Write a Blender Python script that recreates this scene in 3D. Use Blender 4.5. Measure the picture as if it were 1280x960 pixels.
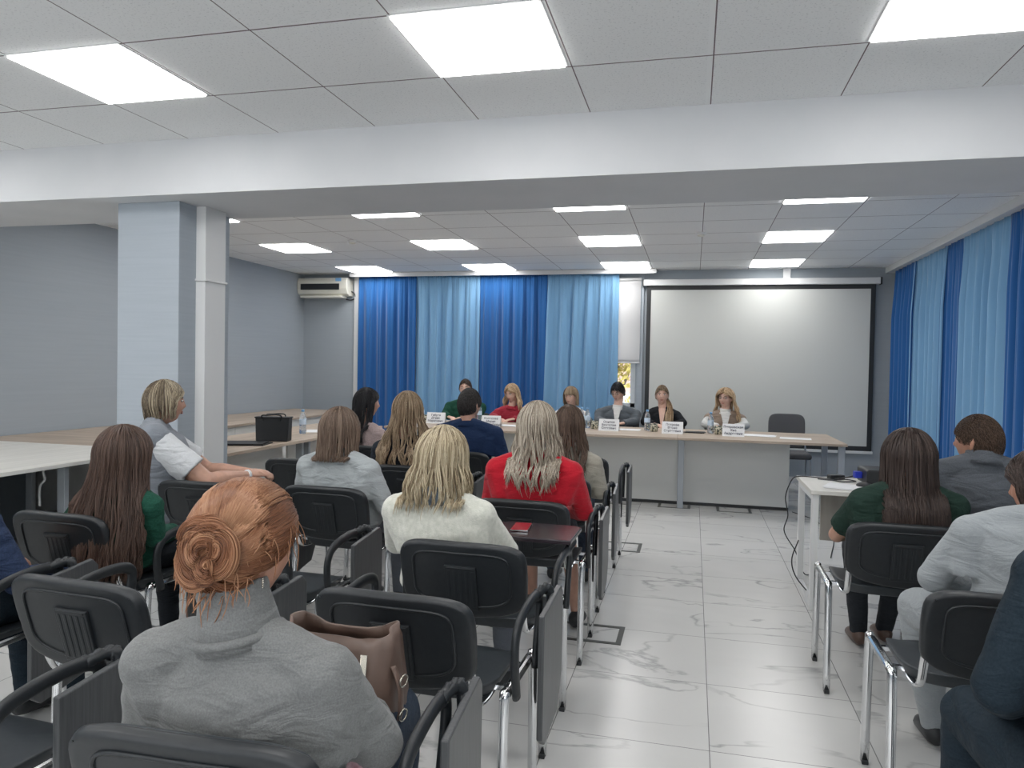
import bpy, bmesh, math, random
import numpy as np
from mathutils import Vector, Matrix

# ------------------------------------------------------------------ scene, camera, world
for o in list(bpy.data.objects):
    bpy.data.objects.remove(o)
SC = bpy.context.scene
COL = SC.collection
random.seed(7)
np.random.seed(7)
HCAM, CEIL = 1.413, 2.737

cd = bpy.data.cameras.new('camera')
cam = bpy.data.objects.new('camera', cd)
COL.objects.link(cam)
_f, _yaw, _pitch, _roll = 917.99, -.2420, -.0227, .0187
_w = Vector((math.sin(_yaw)*math.cos(_pitch), math.cos(_yaw)*math.cos(_pitch), math.sin(_pitch)))
_r = Vector((math.cos(_yaw), -math.sin(_yaw), 0))
_u = _r.cross(_w)
_r2 = _r*math.cos(_roll) + _u*math.sin(_roll)
_u2 = -_r*math.sin(_roll) + _u*math.cos(_roll)
M = Matrix((_r2, _u2, -_w)).transposed().to_4x4()
M.translation = Vector((0, 0, HCAM))
cam.matrix_world = M
cd.sensor_width = 36
cd.lens = _f/1280*36
cd.clip_start = .02
SC.camera = cam

SC.view_settings.view_transform = 'Standard'
SC.view_settings.look = 'None'
SC.view_settings.gamma = 1
SC.view_settings.use_curve_mapping = False
SC.view_settings.exposure = 0.90
LIGHT_STRENGTH = 5.6

wd = bpy.data.worlds.new('sky')
SC.world = wd
wd.use_nodes = True
_bg = wd.node_tree.nodes['Background']
_bg.inputs[0].default_value = (.95, .97, 1, 1)
_bg.inputs[1].default_value = 2.2

# ------------------------------------------------------------------ materials
def mat(name, col, rough=.5, metal=0., spec=.5, emit=None, es=0., sheen=0., alpha=None, trans=0.):
    m = bpy.data.materials.new(name)
    m.use_nodes = True
    b = m.node_tree.nodes['Principled BSDF']
    b.inputs['Base Color'].default_value = (*col, 1)
    b.inputs['Roughness'].default_value = rough
    b.inputs['Metallic'].default_value = metal
    b.inputs['Specular IOR Level'].default_value = spec
    if sheen:
        b.inputs['Sheen Weight'].default_value = sheen
        b.inputs['Sheen Roughness'].default_value = .5
    if emit:
        b.inputs['Emission Color'].default_value = (*emit, 1)
        b.inputs['Emission Strength'].default_value = es
    if trans:
        b.inputs['Transmission Weight'].default_value = trans
        b.inputs['IOR'].default_value = 1.3
    return m

def nodes(m):
    nt = m.node_tree
    return nt, nt.nodes, nt.links, nt.nodes['Principled BSDF']

def noise_mat(name, c1, c2, scale=(8, 8, 8), detail=4, rough=.6, bump=.1, bscale=None, lo=.35, hi=.65, dist=.002, **kw):
    """two colours mixed by noise over object coordinates, with a bump"""
    m = mat(name, c1, rough, **kw)
    nt, N, L, b = nodes(m)
    tc = N.new('ShaderNodeTexCoord')
    mp = N.new('ShaderNodeMapping')
    mp.inputs['Scale'].default_value = scale
    L.new(tc.outputs['Object'], mp.inputs[0])
    nz = N.new('ShaderNodeTexNoise')
    nz.inputs['Scale'].default_value = 1
    nz.inputs['Detail'].default_value = detail
    L.new(mp.outputs[0], nz.inputs[0])
    cr = N.new('ShaderNodeValToRGB')
    cr.color_ramp.elements[0].position = lo
    cr.color_ramp.elements[1].position = hi
    cr.color_ramp.elements[0].color = (*c1, 1)
    cr.color_ramp.elements[1].color = (*c2, 1)
    L.new(nz.outputs[0], cr.inputs[0])
    L.new(cr.outputs[0], b.inputs['Base Color'])
    if bump:
        src = nz
        if bscale:
            n2 = N.new('ShaderNodeTexNoise')
            n2.inputs['Scale'].default_value = bscale
            n2.inputs['Detail'].default_value = 3
            L.new(tc.outputs['Object'], n2.inputs[0])
            src = n2
        bp = N.new('ShaderNodeBump')
        bp.inputs['Strength'].default_value = bump
        bp.inputs['Distance'].default_value = dist
        L.new(src.outputs[0], bp.inputs['Height'])
        L.new(bp.outputs[0], b.inputs['Normal'])
    return m

def grid_line(N, L, coord_out, period, off, halfw):
    """1 on a line of the given half width, repeated"""
    a = N.new('ShaderNodeMath'); a.operation = 'SUBTRACT'; a.inputs[1].default_value = off - period/2
    L.new(coord_out, a.inputs[0])
    mm = N.new('ShaderNodeMath'); mm.operation = 'FLOORED_MODULO'; mm.inputs[1].default_value = period
    L.new(a.outputs[0], mm.inputs[0])
    s = N.new('ShaderNodeMath'); s.operation = 'SUBTRACT'; s.inputs[1].default_value = period/2
    L.new(mm.outputs[0], s.inputs[0])
    ab = N.new('ShaderNodeMath'); ab.operation = 'ABSOLUTE'
    L.new(s.outputs[0], ab.inputs[0])
    lt = N.new('ShaderNodeMath'); lt.operation = 'LESS_THAN'; lt.inputs[1].default_value = halfw
    L.new(ab.outputs[0], lt.inputs[0])
    return lt.outputs[0]

def vmax(N, L, a, b):
    m = N.new('ShaderNodeMath'); m.operation = 'MAXIMUM'
    L.new(a, m.inputs[0]); L.new(b, m.inputs[1])
    return m.outputs[0]

def mixc(N, L, fac, a, b):
    m = N.new('ShaderNodeMix'); m.data_type = 'RGBA'
    if hasattr(fac, 'default_value'): L.new(fac, m.inputs[0])
    else: m.inputs[0].default_value = fac
    for s, i in ((a, 6), (b, 7)):
        if isinstance(s, tuple): m.inputs[i].default_value = (*s, 1)
        else: L.new(s, m.inputs[i])
    return m.outputs[2]

def ceiling_mat(name, yoff):
    m = mat(name, (.6, .61, .62), .85, spec=.2)
    nt, N, L, b = nodes(m)
    tc = N.new('ShaderNodeTexCoord'); sp = N.new('ShaderNodeSeparateXYZ')
    L.new(tc.outputs['Object'], sp.inputs[0])
    bars = vmax(N, L, grid_line(N, L, sp.outputs[0], .6, .0378, .012), grid_line(N, L, sp.outputs[1], .6, yoff, .010))
    gx = vmax(N, L, grid_line(N, L, sp.outputs[0], .6, .0378+.013, .0028), grid_line(N, L, sp.outputs[1], .6, yoff+.011, .0042))  # thin shadow beside each T-bar, painted as a dark line
    nz = N.new('ShaderNodeTexNoise'); nz.inputs['Scale'].default_value = 110; nz.inputs['Detail'].default_value = 2
    L.new(tc.outputs['Object'], nz.inputs[0])
    cr = N.new('ShaderNodeValToRGB')
    cr.color_ramp.elements[0].position = .30; cr.color_ramp.elements[1].position = .42
    cr.color_ramp.elements[0].color = (.72, .73, .735, 1); cr.color_ramp.elements[1].color = (.90, .91, .91, 1)
    L.new(nz.outputs[0], cr.inputs[0])
    c = mixc(N, L, bars, cr.outputs[0], (.91, .92, .92))
    c = mixc(N, L, gx, c, (.2, .16, .17))
    L.new(c, b.inputs['Base Color'])
    return m

def floor_mat():
    m = mat('marble_tile', (.6, .6, .59), .24, spec=.5)
    nt, N, L, b = nodes(m)
    tc = N.new('ShaderNodeTexCoord'); sp = N.new('ShaderNodeSeparateXYZ')
    L.new(tc.outputs['Object'], sp.inputs[0])
    gr = vmax(N, L, grid_line(N, L, sp.outputs[0], .6, .0906, .0018), grid_line(N, L, sp.outputs[1], .6, 3.4043, .0018))
    # per tile random shift so the veins break at the joints
    sn = N.new('ShaderNodeVectorMath'); sn.operation = 'SUBTRACT'; sn.inputs[1].default_value = (.0906, 3.4043, 0)
    L.new(tc.outputs['Object'], sn.inputs[0])
    dv = N.new('ShaderNodeVectorMath'); dv.operation = 'DIVIDE'; dv.inputs[1].default_value = (.6, .6, 1000)
    L.new(sn.outputs[0], dv.inputs[0])
    fl = N.new('ShaderNodeVectorMath'); fl.operation = 'FLOOR'; L.new(dv.outputs[0], fl.inputs[0])
    wn = N.new('ShaderNodeTexWhiteNoise'); L.new(fl.outputs[0], wn.inputs[0])
    sc = N.new('ShaderNodeVectorMath'); sc.operation = 'SCALE'; sc.inputs['Scale'].default_value = 9
    L.new(wn.outputs['Color'], sc.inputs[0])
    ad = N.new('ShaderNodeVectorMath'); ad.operation = 'ADD'
    L.new(tc.outputs['Object'], ad.inputs[0]); L.new(sc.outputs[0], ad.inputs[1])
    mp = N.new('ShaderNodeMapping'); mp.inputs['Scale'].default_value = (1, 2.0, 1); mp.inputs['Rotation'].default_value = (0, 0, .5)
    L.new(ad.outputs[0], mp.inputs[0])
    def vein(scale, w, dist):
        nz = N.new('ShaderNodeTexNoise'); nz.inputs['Scale'].default_value = scale
        nz.inputs['Detail'].default_value = 7; nz.inputs['Distortion'].default_value = dist
        L.new(mp.outputs[0], nz.inputs[0])
        s = N.new('ShaderNodeMath'); s.operation = 'SUBTRACT'; s.inputs[1].default_value = .5; L.new(nz.outputs[0], s.inputs[0])
        a = N.new('ShaderNodeMath'); a.operation = 'ABSOLUTE'; L.new(s.outputs[0], a.inputs[0])
        r = N.new('ShaderNodeMapRange'); r.inputs[1].default_value = 0; r.inputs[2].default_value = w
        r.inputs[3].default_value = 1; r.inputs[4].default_value = 0; L.new(a.outputs[0], r.inputs[0])
        return r.outputs[0]
    v1, v2 = vein(.9, .014, .6), vein(.7, .10, .3)
    gate = N.new('ShaderNodeTexNoise'); gate.inputs['Scale'].default_value = 2.2; L.new(ad.outputs[0], gate.inputs[0])
    gr2 = N.new('ShaderNodeMapRange'); gr2.inputs[1].default_value = .36; gr2.inputs[2].default_value = .56; L.new(gate.outputs[0], gr2.inputs[0])
    mu = N.new('ShaderNodeMath'); mu.operation = 'MULTIPLY'; L.new(v1, mu.inputs[0]); L.new(gr2.outputs[0], mu.inputs[1])
    m1 = N.new('ShaderNodeMath'); m1.operation = 'MULTIPLY'; m1.inputs[1].default_value = .8; L.new(mu.outputs[0], m1.inputs[0])
    m2 = N.new('ShaderNodeMath'); m2.operation = 'MULTIPLY'; m2.inputs[1].default_value = .25; L.new(v2, m2.inputs[0])
    c = mixc(N, L, m2.outputs[0], (.64, .64, .625), (.53, .53, .52))
    c = mixc(N, L, m1.outputs[0], c, (.32, .32, .32))
    c = mixc(N, L, gr, c, (.20, .20, .20))
    L.new(c, b.inputs['Base Color'])
    return m

def wood_mat(name, c1, c2, axis=0, rough=.45):
    sc = [16, 16, 16]; sc[axis] = 1.2
    return noise_mat(name, c1, c2, tuple(sc), 5, rough, 0, lo=.3, hi=.7, spec=.3)

MT = {}
MT['floor'] = floor_mat()
MT['ceil_near'] = ceiling_mat('ceiling_tile_near', 3.2042)
MT['ceil_far'] = ceiling_mat('ceiling_tile_far', 6.1189)
MT['beam'] = noise_mat('beam_paint', (.66, .675, .69), (.69, .70, .715), (3, 3, 3), bump=.03, rough=.7)
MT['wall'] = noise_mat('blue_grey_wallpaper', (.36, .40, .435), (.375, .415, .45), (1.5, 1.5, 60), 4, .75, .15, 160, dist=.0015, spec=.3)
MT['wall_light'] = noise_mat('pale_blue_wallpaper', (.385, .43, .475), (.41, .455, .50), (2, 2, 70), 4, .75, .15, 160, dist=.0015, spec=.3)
MT['white'] = mat('white_plastic', (.72, .73, .73), .4)
MT['ac'] = mat('ac_cream', (.76, .75, .67), .4)
MT['black'] = mat('black_plastic', (.02, .022, .024), .45)
MT['screen'] = mat('screen_cloth', (.62, .635, .61), .8, spec=.1)
MT['chair'] = noise_mat('chair_plastic', (.013, .016, .019), (.017, .020, .023), (60, 60, 60), 3, .42, .1, 900, dist=.0004)
MT['seat'] = noise_mat('seat_vinyl', (.022, .028, .033), (.028, .034, .040), (60, 60, 60), 3, .45, .1, 700, dist=.0004)
MT['tablet'] = noise_mat('tablet_laminate', (.055, .058, .062), (.08, .084, .088), (200, 200, 8), 3, .35, 0)
MT['tablet2'] = mat('tablet_dark', (.030, .022, .028), .25)
MT['tedge'] = mat('tablet_edge', (.25, .26, .27), .4)
MT['chrome'] = mat('chrome', (.72, .73, .74), .12, 1.)
MT['steel'] = mat('grey_steel', (.36, .39, .42), .45, .3)
MT['wood'] = wood_mat('oak_laminate', (.36, .29, .225), (.52, .43, .35), 0)
MT['woody'] = wood_mat('oak_laminate_lengthways', (.36, .29, .225), (.52, .43, .35), 1)
MT['whitewood'] = wood_mat('white_ash_laminate', (.64, .63, .59), (.74, .73, .69), 1)
MT['panel'] = mat('modesty_laminate', (.66, .67, .65), .45)
MT['panel_dark'] = mat('modesty_dark', (.07, .085, .10), .6)
MT['greige'] = wood_mat('greige_laminate', (.30, .28, .25), (.42, .40, .36), 2)
MT['paper'] = mat('paper', (.80, .81, .82), .7)
MT['ink'] = mat('ink', (.04, .045, .08), .6)
MT['glow'] = mat('led_diffuser', (.9, .9, .9), .5, emit=(1, .985, .97), es=LIGHT_STRENGTH)
MT['water'] = mat('pet_bottle', (.78, .86, .93), .05, trans=.85)
MT['cap'] = mat('blue_cap', (.20, .42, .70), .4)
MT['blabel'] = mat('bottle_label', (.55, .66, .78), .5)
MT['mug'] = noise_mat('mug_glaze', (.03, .04, .03), (.5, .47, .36), (60, 60, 60), 2, .3, 0, lo=.47, hi=.53)
MT['bag'] = mat('black_leather', (.009, .011, .014), .5)
MT['brown'] = noise_mat('taupe_leather', (.115, .075, .058), (.16, .105, .083), (9, 9, 9), 4, .42, .25, 14, dist=.006)
MT['brown_dark'] = mat('bag_lining', (.09, .055, .042), .6)
MT['phone'] = mat('red_phone_case', (.35, .015, .03), .25)
MT['grey_fabric'] = noise_mat('office_fabric', (.085, .085, .09), (.12, .12, .125), (300, 300, 300), 2, .9, .2)
MT['glass'] = mat('pane', (.9, .95, 1), .02, trans=1)
MT['leafy'] = noise_mat('autumn_leaves', (.35, .28, .06), (.62, .50, .16), (3, 3, 3), 3, .8, 0)
MT['bark'] = mat('bark', (.12, .09, .07), .9)
MT['facade'] = mat('far_facade', (.55, .38, .33), .9)
MT['frame_dark'] = mat('floor_frame', (.07, .075, .07), .5)
MT['blue_plastic'] = mat('blue_connector', (.02, .04, .45), .4)
MT['scarf'] = noise_mat('pink_scarf', (.30, .16, .19), (.50, .36, .38), (60, 60, 60), 3, .9, .3)
MT['gold'] = mat('zip_metal', (.55, .52, .45), .25, 1.)

def curtain_mat(name, c):
    m = mat(name, c, .75, spec=.15, sheen=.3)
    return m
MT['cdark'] = curtain_mat('royal_blue_curtain', (.022, .115, .33))
MT['clight'] = curtain_mat('pale_blue_curtain', (.20, .39, .60))

def cloth(name, c, v=.12, scale=40, bump=.25, bs=260, rough=.85, sheen=.15):
    v *= .8; scale *= 5; bs = max(bs, 500)
    if max(c) < .12: sheen = 0.0
    c2 = tuple(min(1, x*(1+v)+.004) for x in c); c1 = tuple(x*(1-v) for x in c)
    m = noise_mat(name, c1, c2, (scale,)*3, 4, rough, bump, bs, dist=.0012, sheen=sheen, spec=.25)
    nt, N, L, b = nodes(m)
    tc = [n for n in N if n.type == 'TEX_COORD'][0]; bp = [n for n in N if n.type == 'BUMP'][0]
    mp = N.new('ShaderNodeMapping'); mp.inputs['Scale'].default_value = (5, 5, 16); mp.inputs['Rotation'].default_value = (.25, .3, 0)
    L.new(tc.outputs['Object'], mp.inputs[0])
    nz = N.new('ShaderNodeTexNoise'); nz.inputs['Scale'].default_value = 1.3; nz.inputs['Detail'].default_value = 3; nz.inputs['Distortion'].default_value = 1.2
    L.new(mp.outputs[0], nz.inputs[0])
    b2 = N.new('ShaderNodeBump'); b2.inputs['Strength'].default_value = .6; b2.inputs['Distance'].default_value = .022
    L.new(nz.outputs[0], b2.inputs['Height']); L.new(bp.outputs[0], b2.inputs['Normal']); L.new(b2.outputs[0], b.inputs['Normal'])
    return m

def skin_mat(name, c):
    m = noise_mat(name, tuple(x*.93 for x in c), tuple(min(1, x*1.06) for x in c), (30, 30, 30), 4, .5, .08, 300, dist=.0006)
    b = m.node_tree.nodes['Principled BSDF']
    b.inputs['Subsurface Weight'].default_value = .08
    b.inputs['Subsurface Radius'].default_value = (.01, .004, .002)
    return m
SKIN = skin_mat('skin', (.52, .30, .22))
SKINP = skin_mat('skin_light', (.66, .43, .34))
SKIN2 = skin_mat('skin_rosy', (.50, .26, .18))

def hair_mat(name, dark, mid, light, rough=.42):
    m = mat(name, mid, rough, spec=.35)
    nt, N, L, b = nodes(m)
    at = N.new('ShaderNodeAttribute'); at.attribute_name = 'strand'
    cr = N.new('ShaderNodeValToRGB')
    e = cr.color_ramp.elements
    e[0].position = .1; e[0].color = (*dark, 1)
    e[1].position = .92; e[1].color = (*light, 1)
    k = e.new(.5); k.color = (*mid, 1)
    L.new(at.outputs['Fac'], cr.inputs[0])
    L.new(cr.outputs[0], b.inputs['Base Color'])
    return m

# ------------------------------------------------------------------ object helpers
def link(name, me, m=None, parent=None):
    o = bpy.data.objects.new(name, me)
    COL.objects.link(o)
    if m is not None:
        for k in (m if isinstance(m, (list, tuple)) else [m]):
            o.data.materials.append(k)
    if parent is not None:
        o.parent = parent
    return o

def obj(name, bm, m=None, parent=None, smooth=False, bevel=0, seg=2, auto=None):
    me = bpy.data.meshes.new(name)
    bmesh.ops.recalc_face_normals(bm, faces=bm.faces)
    bm.to_mesh(me); bm.free()
    if smooth:
        me.polygons.foreach_set('use_smooth', [True]*len(me.polygons))
    o = link(name, me, m, parent)
    if bevel:
        md = o.modifiers.new('bevel', 'BEVEL'); md.width = bevel; md.segments = seg
        md.limit_method = 'ANGLE'; md.angle_limit = .7
        md.harden_normals = False
    return o

def tag(o, label, cat, group=None, kind=None):
    o['label'] = label; o['category'] = cat
    if group: o['group'] = group
    if kind: o['kind'] = kind
    return o

def empty(name, loc, rz=0, label=None, cat=None, group=None):
    o = bpy.data.objects.new(name, None)
    COL.objects.link(o)
    o.empty_display_size = .1
    o.location = loc; o.rotation_euler = (0, 0, rz)
    if label: tag(o, label, cat, group)
    return o

def struct(o):
    o['kind'] = 'structure'
    return o

def box(bm, x0, x1, y0, y1, z0, z1):
    v = [bm.verts.new(p) for p in ((x0, y0, z0), (x1, y0, z0), (x1, y1, z0), (x0, y1, z0), (x0, y0, z1), (x1, y0, z1), (x1, y1, z1), (x0, y1, z1))]
    for f in ((0, 3, 2, 1), (4, 5, 6, 7), (0, 1, 5, 4), (1, 2, 6, 5), (2, 3, 7, 6), (3, 0, 4, 7)):
        bm.faces.new([v[i] for i in f])
    return v

def B(*bs):
    bm = bmesh.new()
    for b in bs: box(bm, *b)
    return bm

def frames(pts, side=None):
    pts = [Vector(p) for p in pts]
    T = []
    n = len(pts)
    for i in range(n):
        a = pts[max(i-1, 0)]; b = pts[min(i+1, n-1)]
        t = b-a
        T.append(t.normalized() if t.length > 1e-9 else Vector((0, 0, 1)))
    s = Vector(side) if side is not None else (Vector((1, 0, 0)) if abs(T[0].x) < .8 else Vector((0, 1, 0)))
    out = []
    for t in T:
        s = s - t*s.dot(t)
        if s.length < 1e-6: s = t.orthogonal()
        s.normalize()
        out.append((s.copy(), t.cross(s)))
    return pts, out

def tube(bm, pts, rad, seg=10, side=None, caps=True, power=1.0):
    """rad: number | list of numbers | list of (a,b) half axes"""
    pts, fr = frames(pts, side)
    n = len(pts)
    if not isinstance(rad, (list, tuple)): rad = [rad]*n
    rad = [(r, r) if not isinstance(r, (list, tuple)) else r for r in rad]
    rings = []
    for p, (s, u), (a, b) in zip(pts, fr, rad):
        ring = []
        for k in range(seg):
            an = 2*math.pi*k/seg
            c, d = math.cos(an), math.sin(an)
            if power != 1:
                c = math.copysign(abs(c)**power, c); d = math.copysign(abs(d)**power, d)
            ring.append(bm.verts.new(p + s*(a*c) + u*(b*d)))
        rings.append(ring)
    for i in range(n-1):
        for k in range(seg):
            bm.faces.new((rings[i][k], rings[i][(k+1) % seg], rings[i+1][(k+1) % seg], rings[i+1][k]))
    if caps:
        bm.faces.new(rings[0][::-1]); bm.faces.new(rings[-1])

def blob(bm, c, r, seg=14, rings=9, rot=None):
    rx, ry, rz = (r, r, r) if not isinstance(r, (list, tuple)) else r
    R = rot if rot is not None else Matrix.Identity(3)
    c = Vector(c)
    top = bm.verts.new(c + R @ Vector((0, 0, rz))); bot = bm.verts.new(c - R @ Vector((0, 0, rz)))
    rr = []
    for i in range(1, rings):
        th = math.pi*i/rings
        rr.append([bm.verts.new(c + R @ Vector((rx*math.sin(th)*math.cos(2*math.pi*k/seg), ry*math.sin(th)*math.sin(2*math.pi*k/seg), rz*math.cos(th)))) for k in range(seg)])
    for k in range(seg):
        k2 = (k+1) % seg
        bm.faces.new((top, rr[0][k], rr[0][k2])); bm.faces.new((bot, rr[-1][k2], rr[-1][k]))
        for i in range(len(rr)-1):
            bm.faces.new((rr[i][k], rr[i+1][k], rr[i+1][k2], rr[i][k2]))

def lathe(bm, prof, c=(0, 0, 0), seg=20):
    c = Vector(c)
    rings = [[bm.verts.new(c + Vector((r*math.cos(2*math.pi*k/seg), r*math.sin(2*math.pi*k/seg), z))) for k in range(seg)] for r, z in prof]
    for i in range(len(rings)-1):
        for k in range(seg):
            bm.faces.new((rings[i][k], rings[i][(k+1) % seg], rings[i+1][(k+1) % seg], rings[i+1][k]))
    if prof[0][0] > 1e-6: bm.faces.new(rings[0][::-1])
    if prof[-1][0] > 1e-6: bm.faces.new(rings[-1])

def copy_tree(o, parent=None):
    c = o.copy(); COL.objects.link(c)
    if parent is not None: c.parent = parent
    for ch in list(o.children):
        copy_tree(ch, c)
    return c

def bez(p, n=14):
    """Catmull-Rom through points"""
    P = [np.array(q, float) for q in p]
    P = [2*P[0]-P[1]] + P + [2*P[-1]-P[-2]]
    out = []
    for i in range(1, len(P)-2):
        for k in range(n):
            t = k/n
            a, b, c, d = P[i-1], P[i], P[i+1], P[i+2]
            out.append(.5*((2*b)+(-a+c)*t+(2*a-5*b+4*c-d)*t*t+(-a+3*b-3*c+d)*t**3))
    out.append(P[-2])
    return [Vector(q) for q in out]

# ------------------------------------------------------------------ room shell
XL, XR, YB, YF = -5.70, 2.46, 9.98, -2.4
struct(obj('floor', B((XL-.2, XR+.2, YF-.2, YB+.2, -.1, 0)), MT['floor']))
struct(obj('ceiling', B((XL, XR, YF, 3.80, CEIL, CEIL+.1)), MT['ceil_near']))
struct(obj('ceiling', B((XL, XR, 4.52, YB, CEIL, CEIL+.1)), MT['ceil_far']))
struct(obj('trim_1', B((XL, XR, 3.80, 4.52, 2.41, CEIL+.1)), MT['beam']))
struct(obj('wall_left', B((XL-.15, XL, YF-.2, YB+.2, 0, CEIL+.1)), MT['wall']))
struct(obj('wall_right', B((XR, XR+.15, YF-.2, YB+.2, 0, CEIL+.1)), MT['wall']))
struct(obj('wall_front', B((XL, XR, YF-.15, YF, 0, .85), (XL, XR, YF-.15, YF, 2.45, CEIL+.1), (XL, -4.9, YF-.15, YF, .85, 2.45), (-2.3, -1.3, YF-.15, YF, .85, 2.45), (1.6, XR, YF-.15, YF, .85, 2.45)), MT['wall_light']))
for k, (a, b) in enumerate(((-4.9, -2.3), (-1.3, 1.6))):  # windows added out of view behind the camera, letting in fill daylight
    wn = empty('window_%d' % (k+2), (0, 0, 0)); wn['kind'] = 'structure'
    c = (a+b)/2
    obj('window_frame', B((a, b, YF-.12, YF-.06, .85, .91), (a, b, YF-.12, YF-.06, 2.39, 2.45), (a, a+.06, YF-.12, YF-.06, .91, 2.39), (b-.06, b, YF-.12, YF-.06, .91, 2.39), (c-.03, c+.03, YF-.12, YF-.06, .91, 2.39)), MT['white'], wn)
WX0, WX1, WZ0, WZ1 = -1.45, -.76, .9, 2.62
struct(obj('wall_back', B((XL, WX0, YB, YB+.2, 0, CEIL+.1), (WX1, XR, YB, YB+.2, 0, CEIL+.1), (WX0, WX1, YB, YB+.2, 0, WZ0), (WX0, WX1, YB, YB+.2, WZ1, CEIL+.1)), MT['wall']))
# column and its boxed duct
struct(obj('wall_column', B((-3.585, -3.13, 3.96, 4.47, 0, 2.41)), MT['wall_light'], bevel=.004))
duct = struct(obj('trim_2', B((-3.131, -3.06, 4.12, 4.33, 0, 1.93), (-3.131, -3.05, 4.11, 4.34, 1.93, 1.945), (-3.131, -3.06, 4.12, 4.33, 1.945, 2.41)), MT['white'], bevel=.003))
struct(obj('trim_3', B((-4.86, -4.775, YB-.05, YB, 0, CEIL)), MT['white'], bevel=.003))
struct(obj('trim_4', B((-.735, -.665, YB-.035, YB, 0, CEIL)), MT['wall_light'], bevel=.003))
for k, (a, b) in enumerate(((XL, -4.87), (-.66, XR))):
    struct(obj('baseboard_back', B((a, b, YB-.015, YB, 0, .08)), MT['white']))
struct(obj('baseboard_left', B((XL, XL+.015, YF, YB, 0, .08)), MT['white']))
# right side cornice above the curtains
struct(obj('trim_5', B((2.28, XR, 4.48, YB, 2.665, CEIL)), MT['beam'], bevel=.004))
# window with frame, glass
wf = empty('window_1', (0, 0, 0)); wf['kind'] = 'structure'
obj('window_frame', B((WX0, WX1, YB+.08, YB+.14, WZ0, WZ0+.06), (WX0, WX1, YB+.08, YB+.14, WZ1-.06, WZ1), (WX1-.07, WX1, YB+.08, YB+.14, WZ0, WZ1), (WX0, WX0+.07, YB+.08, YB+.14, WZ0, WZ1)), MT['white'], wf, bevel=.004)
obj('pane', B((WX0+.06, WX1-.06, YB+.10, YB+.106, WZ0+.05, WZ1-.05)), MT['glass'], wf)
obj('window_sill', B((WX0, WX1, YB-.06, YB+.08, WZ0-.03, WZ0)), MT['white'], wf, bevel=.004)
# roller blind
rb = empty('roller_blind', (-.98, YB-.06, 2.6), 0, 'white roller blind pulled two thirds down beside the screen', 'blind')
bm = bmesh.new()
for i in range(24):
    pass
n = 24
vs = [[bm.verts.new((x, .006*math.sin(k*.5), -1.09*k/n)) for x in (-.42, .275)] for k in range(n+1)]
for k in range(n): bm.faces.new((vs[k][0], vs[k][1], vs[k+1][1], vs[k+1][0]))
o = obj('blind_cloth', bm, mat('blind_cloth', (.72, .72, .72), .8), rb, smooth=True)
md = o.modifiers.new('s', 'SOLIDIFY'); md.thickness = .002
bm = bmesh.new(); tube(bm, [(-.42, 0, -1.095), (.28, 0, -1.095)], .010, 8, side=(0, 1, 0)); obj('bottom_bar', bm, MT['white'], rb, smooth=True)
bm = bmesh.new(); tube(bm, [(-.42, 0, .015), (.28, 0, .015)], .022, 12, side=(0, 1, 0)); obj('roller_tube', bm, MT['white'], rb, smooth=True)

# curtain track board over the far curtains
o = obj('curtain_cornice', B((-4.86, -.50, YB-.22, YB-.19, 2.675, CEIL-.003), (-4.86, -.50, YB-.19, YB-.001, CEIL-.02, CEIL-.003)), MT['white'], bevel=.004)
tag(o, 'long white ceiling cornice board over the far blue curtains', 'curtain rail')

# ------------------------------------------------------------------ ceiling lights
def make_light():
    t = empty('ceiling_light', (0, 0, 0))
    obj('diffuser', B((-.287, .287, -.287, .287, -.011, -.001)), MT['glow'], t)  # made to stand below the tiles so its glowing edges brighten the ceiling
    w = .2975
    obj('frame', B((-w, w, -w, -.287, -.004, .0), (-w, w, .287, w, -.004, .0), (-w, -.287, -.287, .287, -.004, .0), (.287, w, -.287, .287, -.004, .0)), MT['white'], t)
    return t
L0 = make_light()
rows = [(-.70, 'behind the viewer, second row back'), (1.104, 'directly above the viewer'), (2.904, 'before the beam'), (5.819, 'just beyond the beam'), (7.619, 'above the front table'), (9.42, 'nearest the back wall')]
colsx = [(-4.462, 'leftmost'), (-2.662, 'second from left'), (-.862, 'second from right'), (.938, 'rightmost')]
first = True
for y, rn in rows:
    for x, cn in colsx:
        o = L0 if first else copy_tree(L0)
        first = False
        o.location = (x, y, CEIL)
        tag(o, f'{cn} square ceiling light in the row {rn}', 'ceiling light', 'square ceiling light panels')
# smoke detectors
for x, y, lb in ((.04, 7.30, 'small round smoke detector on ceiling in front of the projection screen'), (-3.58, 7.25, 'small round smoke detector on ceiling left of centre'), ):
    t = empty('smoke_detector', (x, y, CEIL), 0, lb, 'smoke detector')
    bm = bmesh.new(); lathe(bm, [(.05, 0), (.05, -.015), (.045, -.022)]); obj('base', bm, MT['white'], t, smooth=False)
    bm = bmesh.new(); lathe(bm, [(.034, -.022), (.030, -.033), (.018, -.036)]); obj('sensor', bm, MT['ac'], t)

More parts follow.
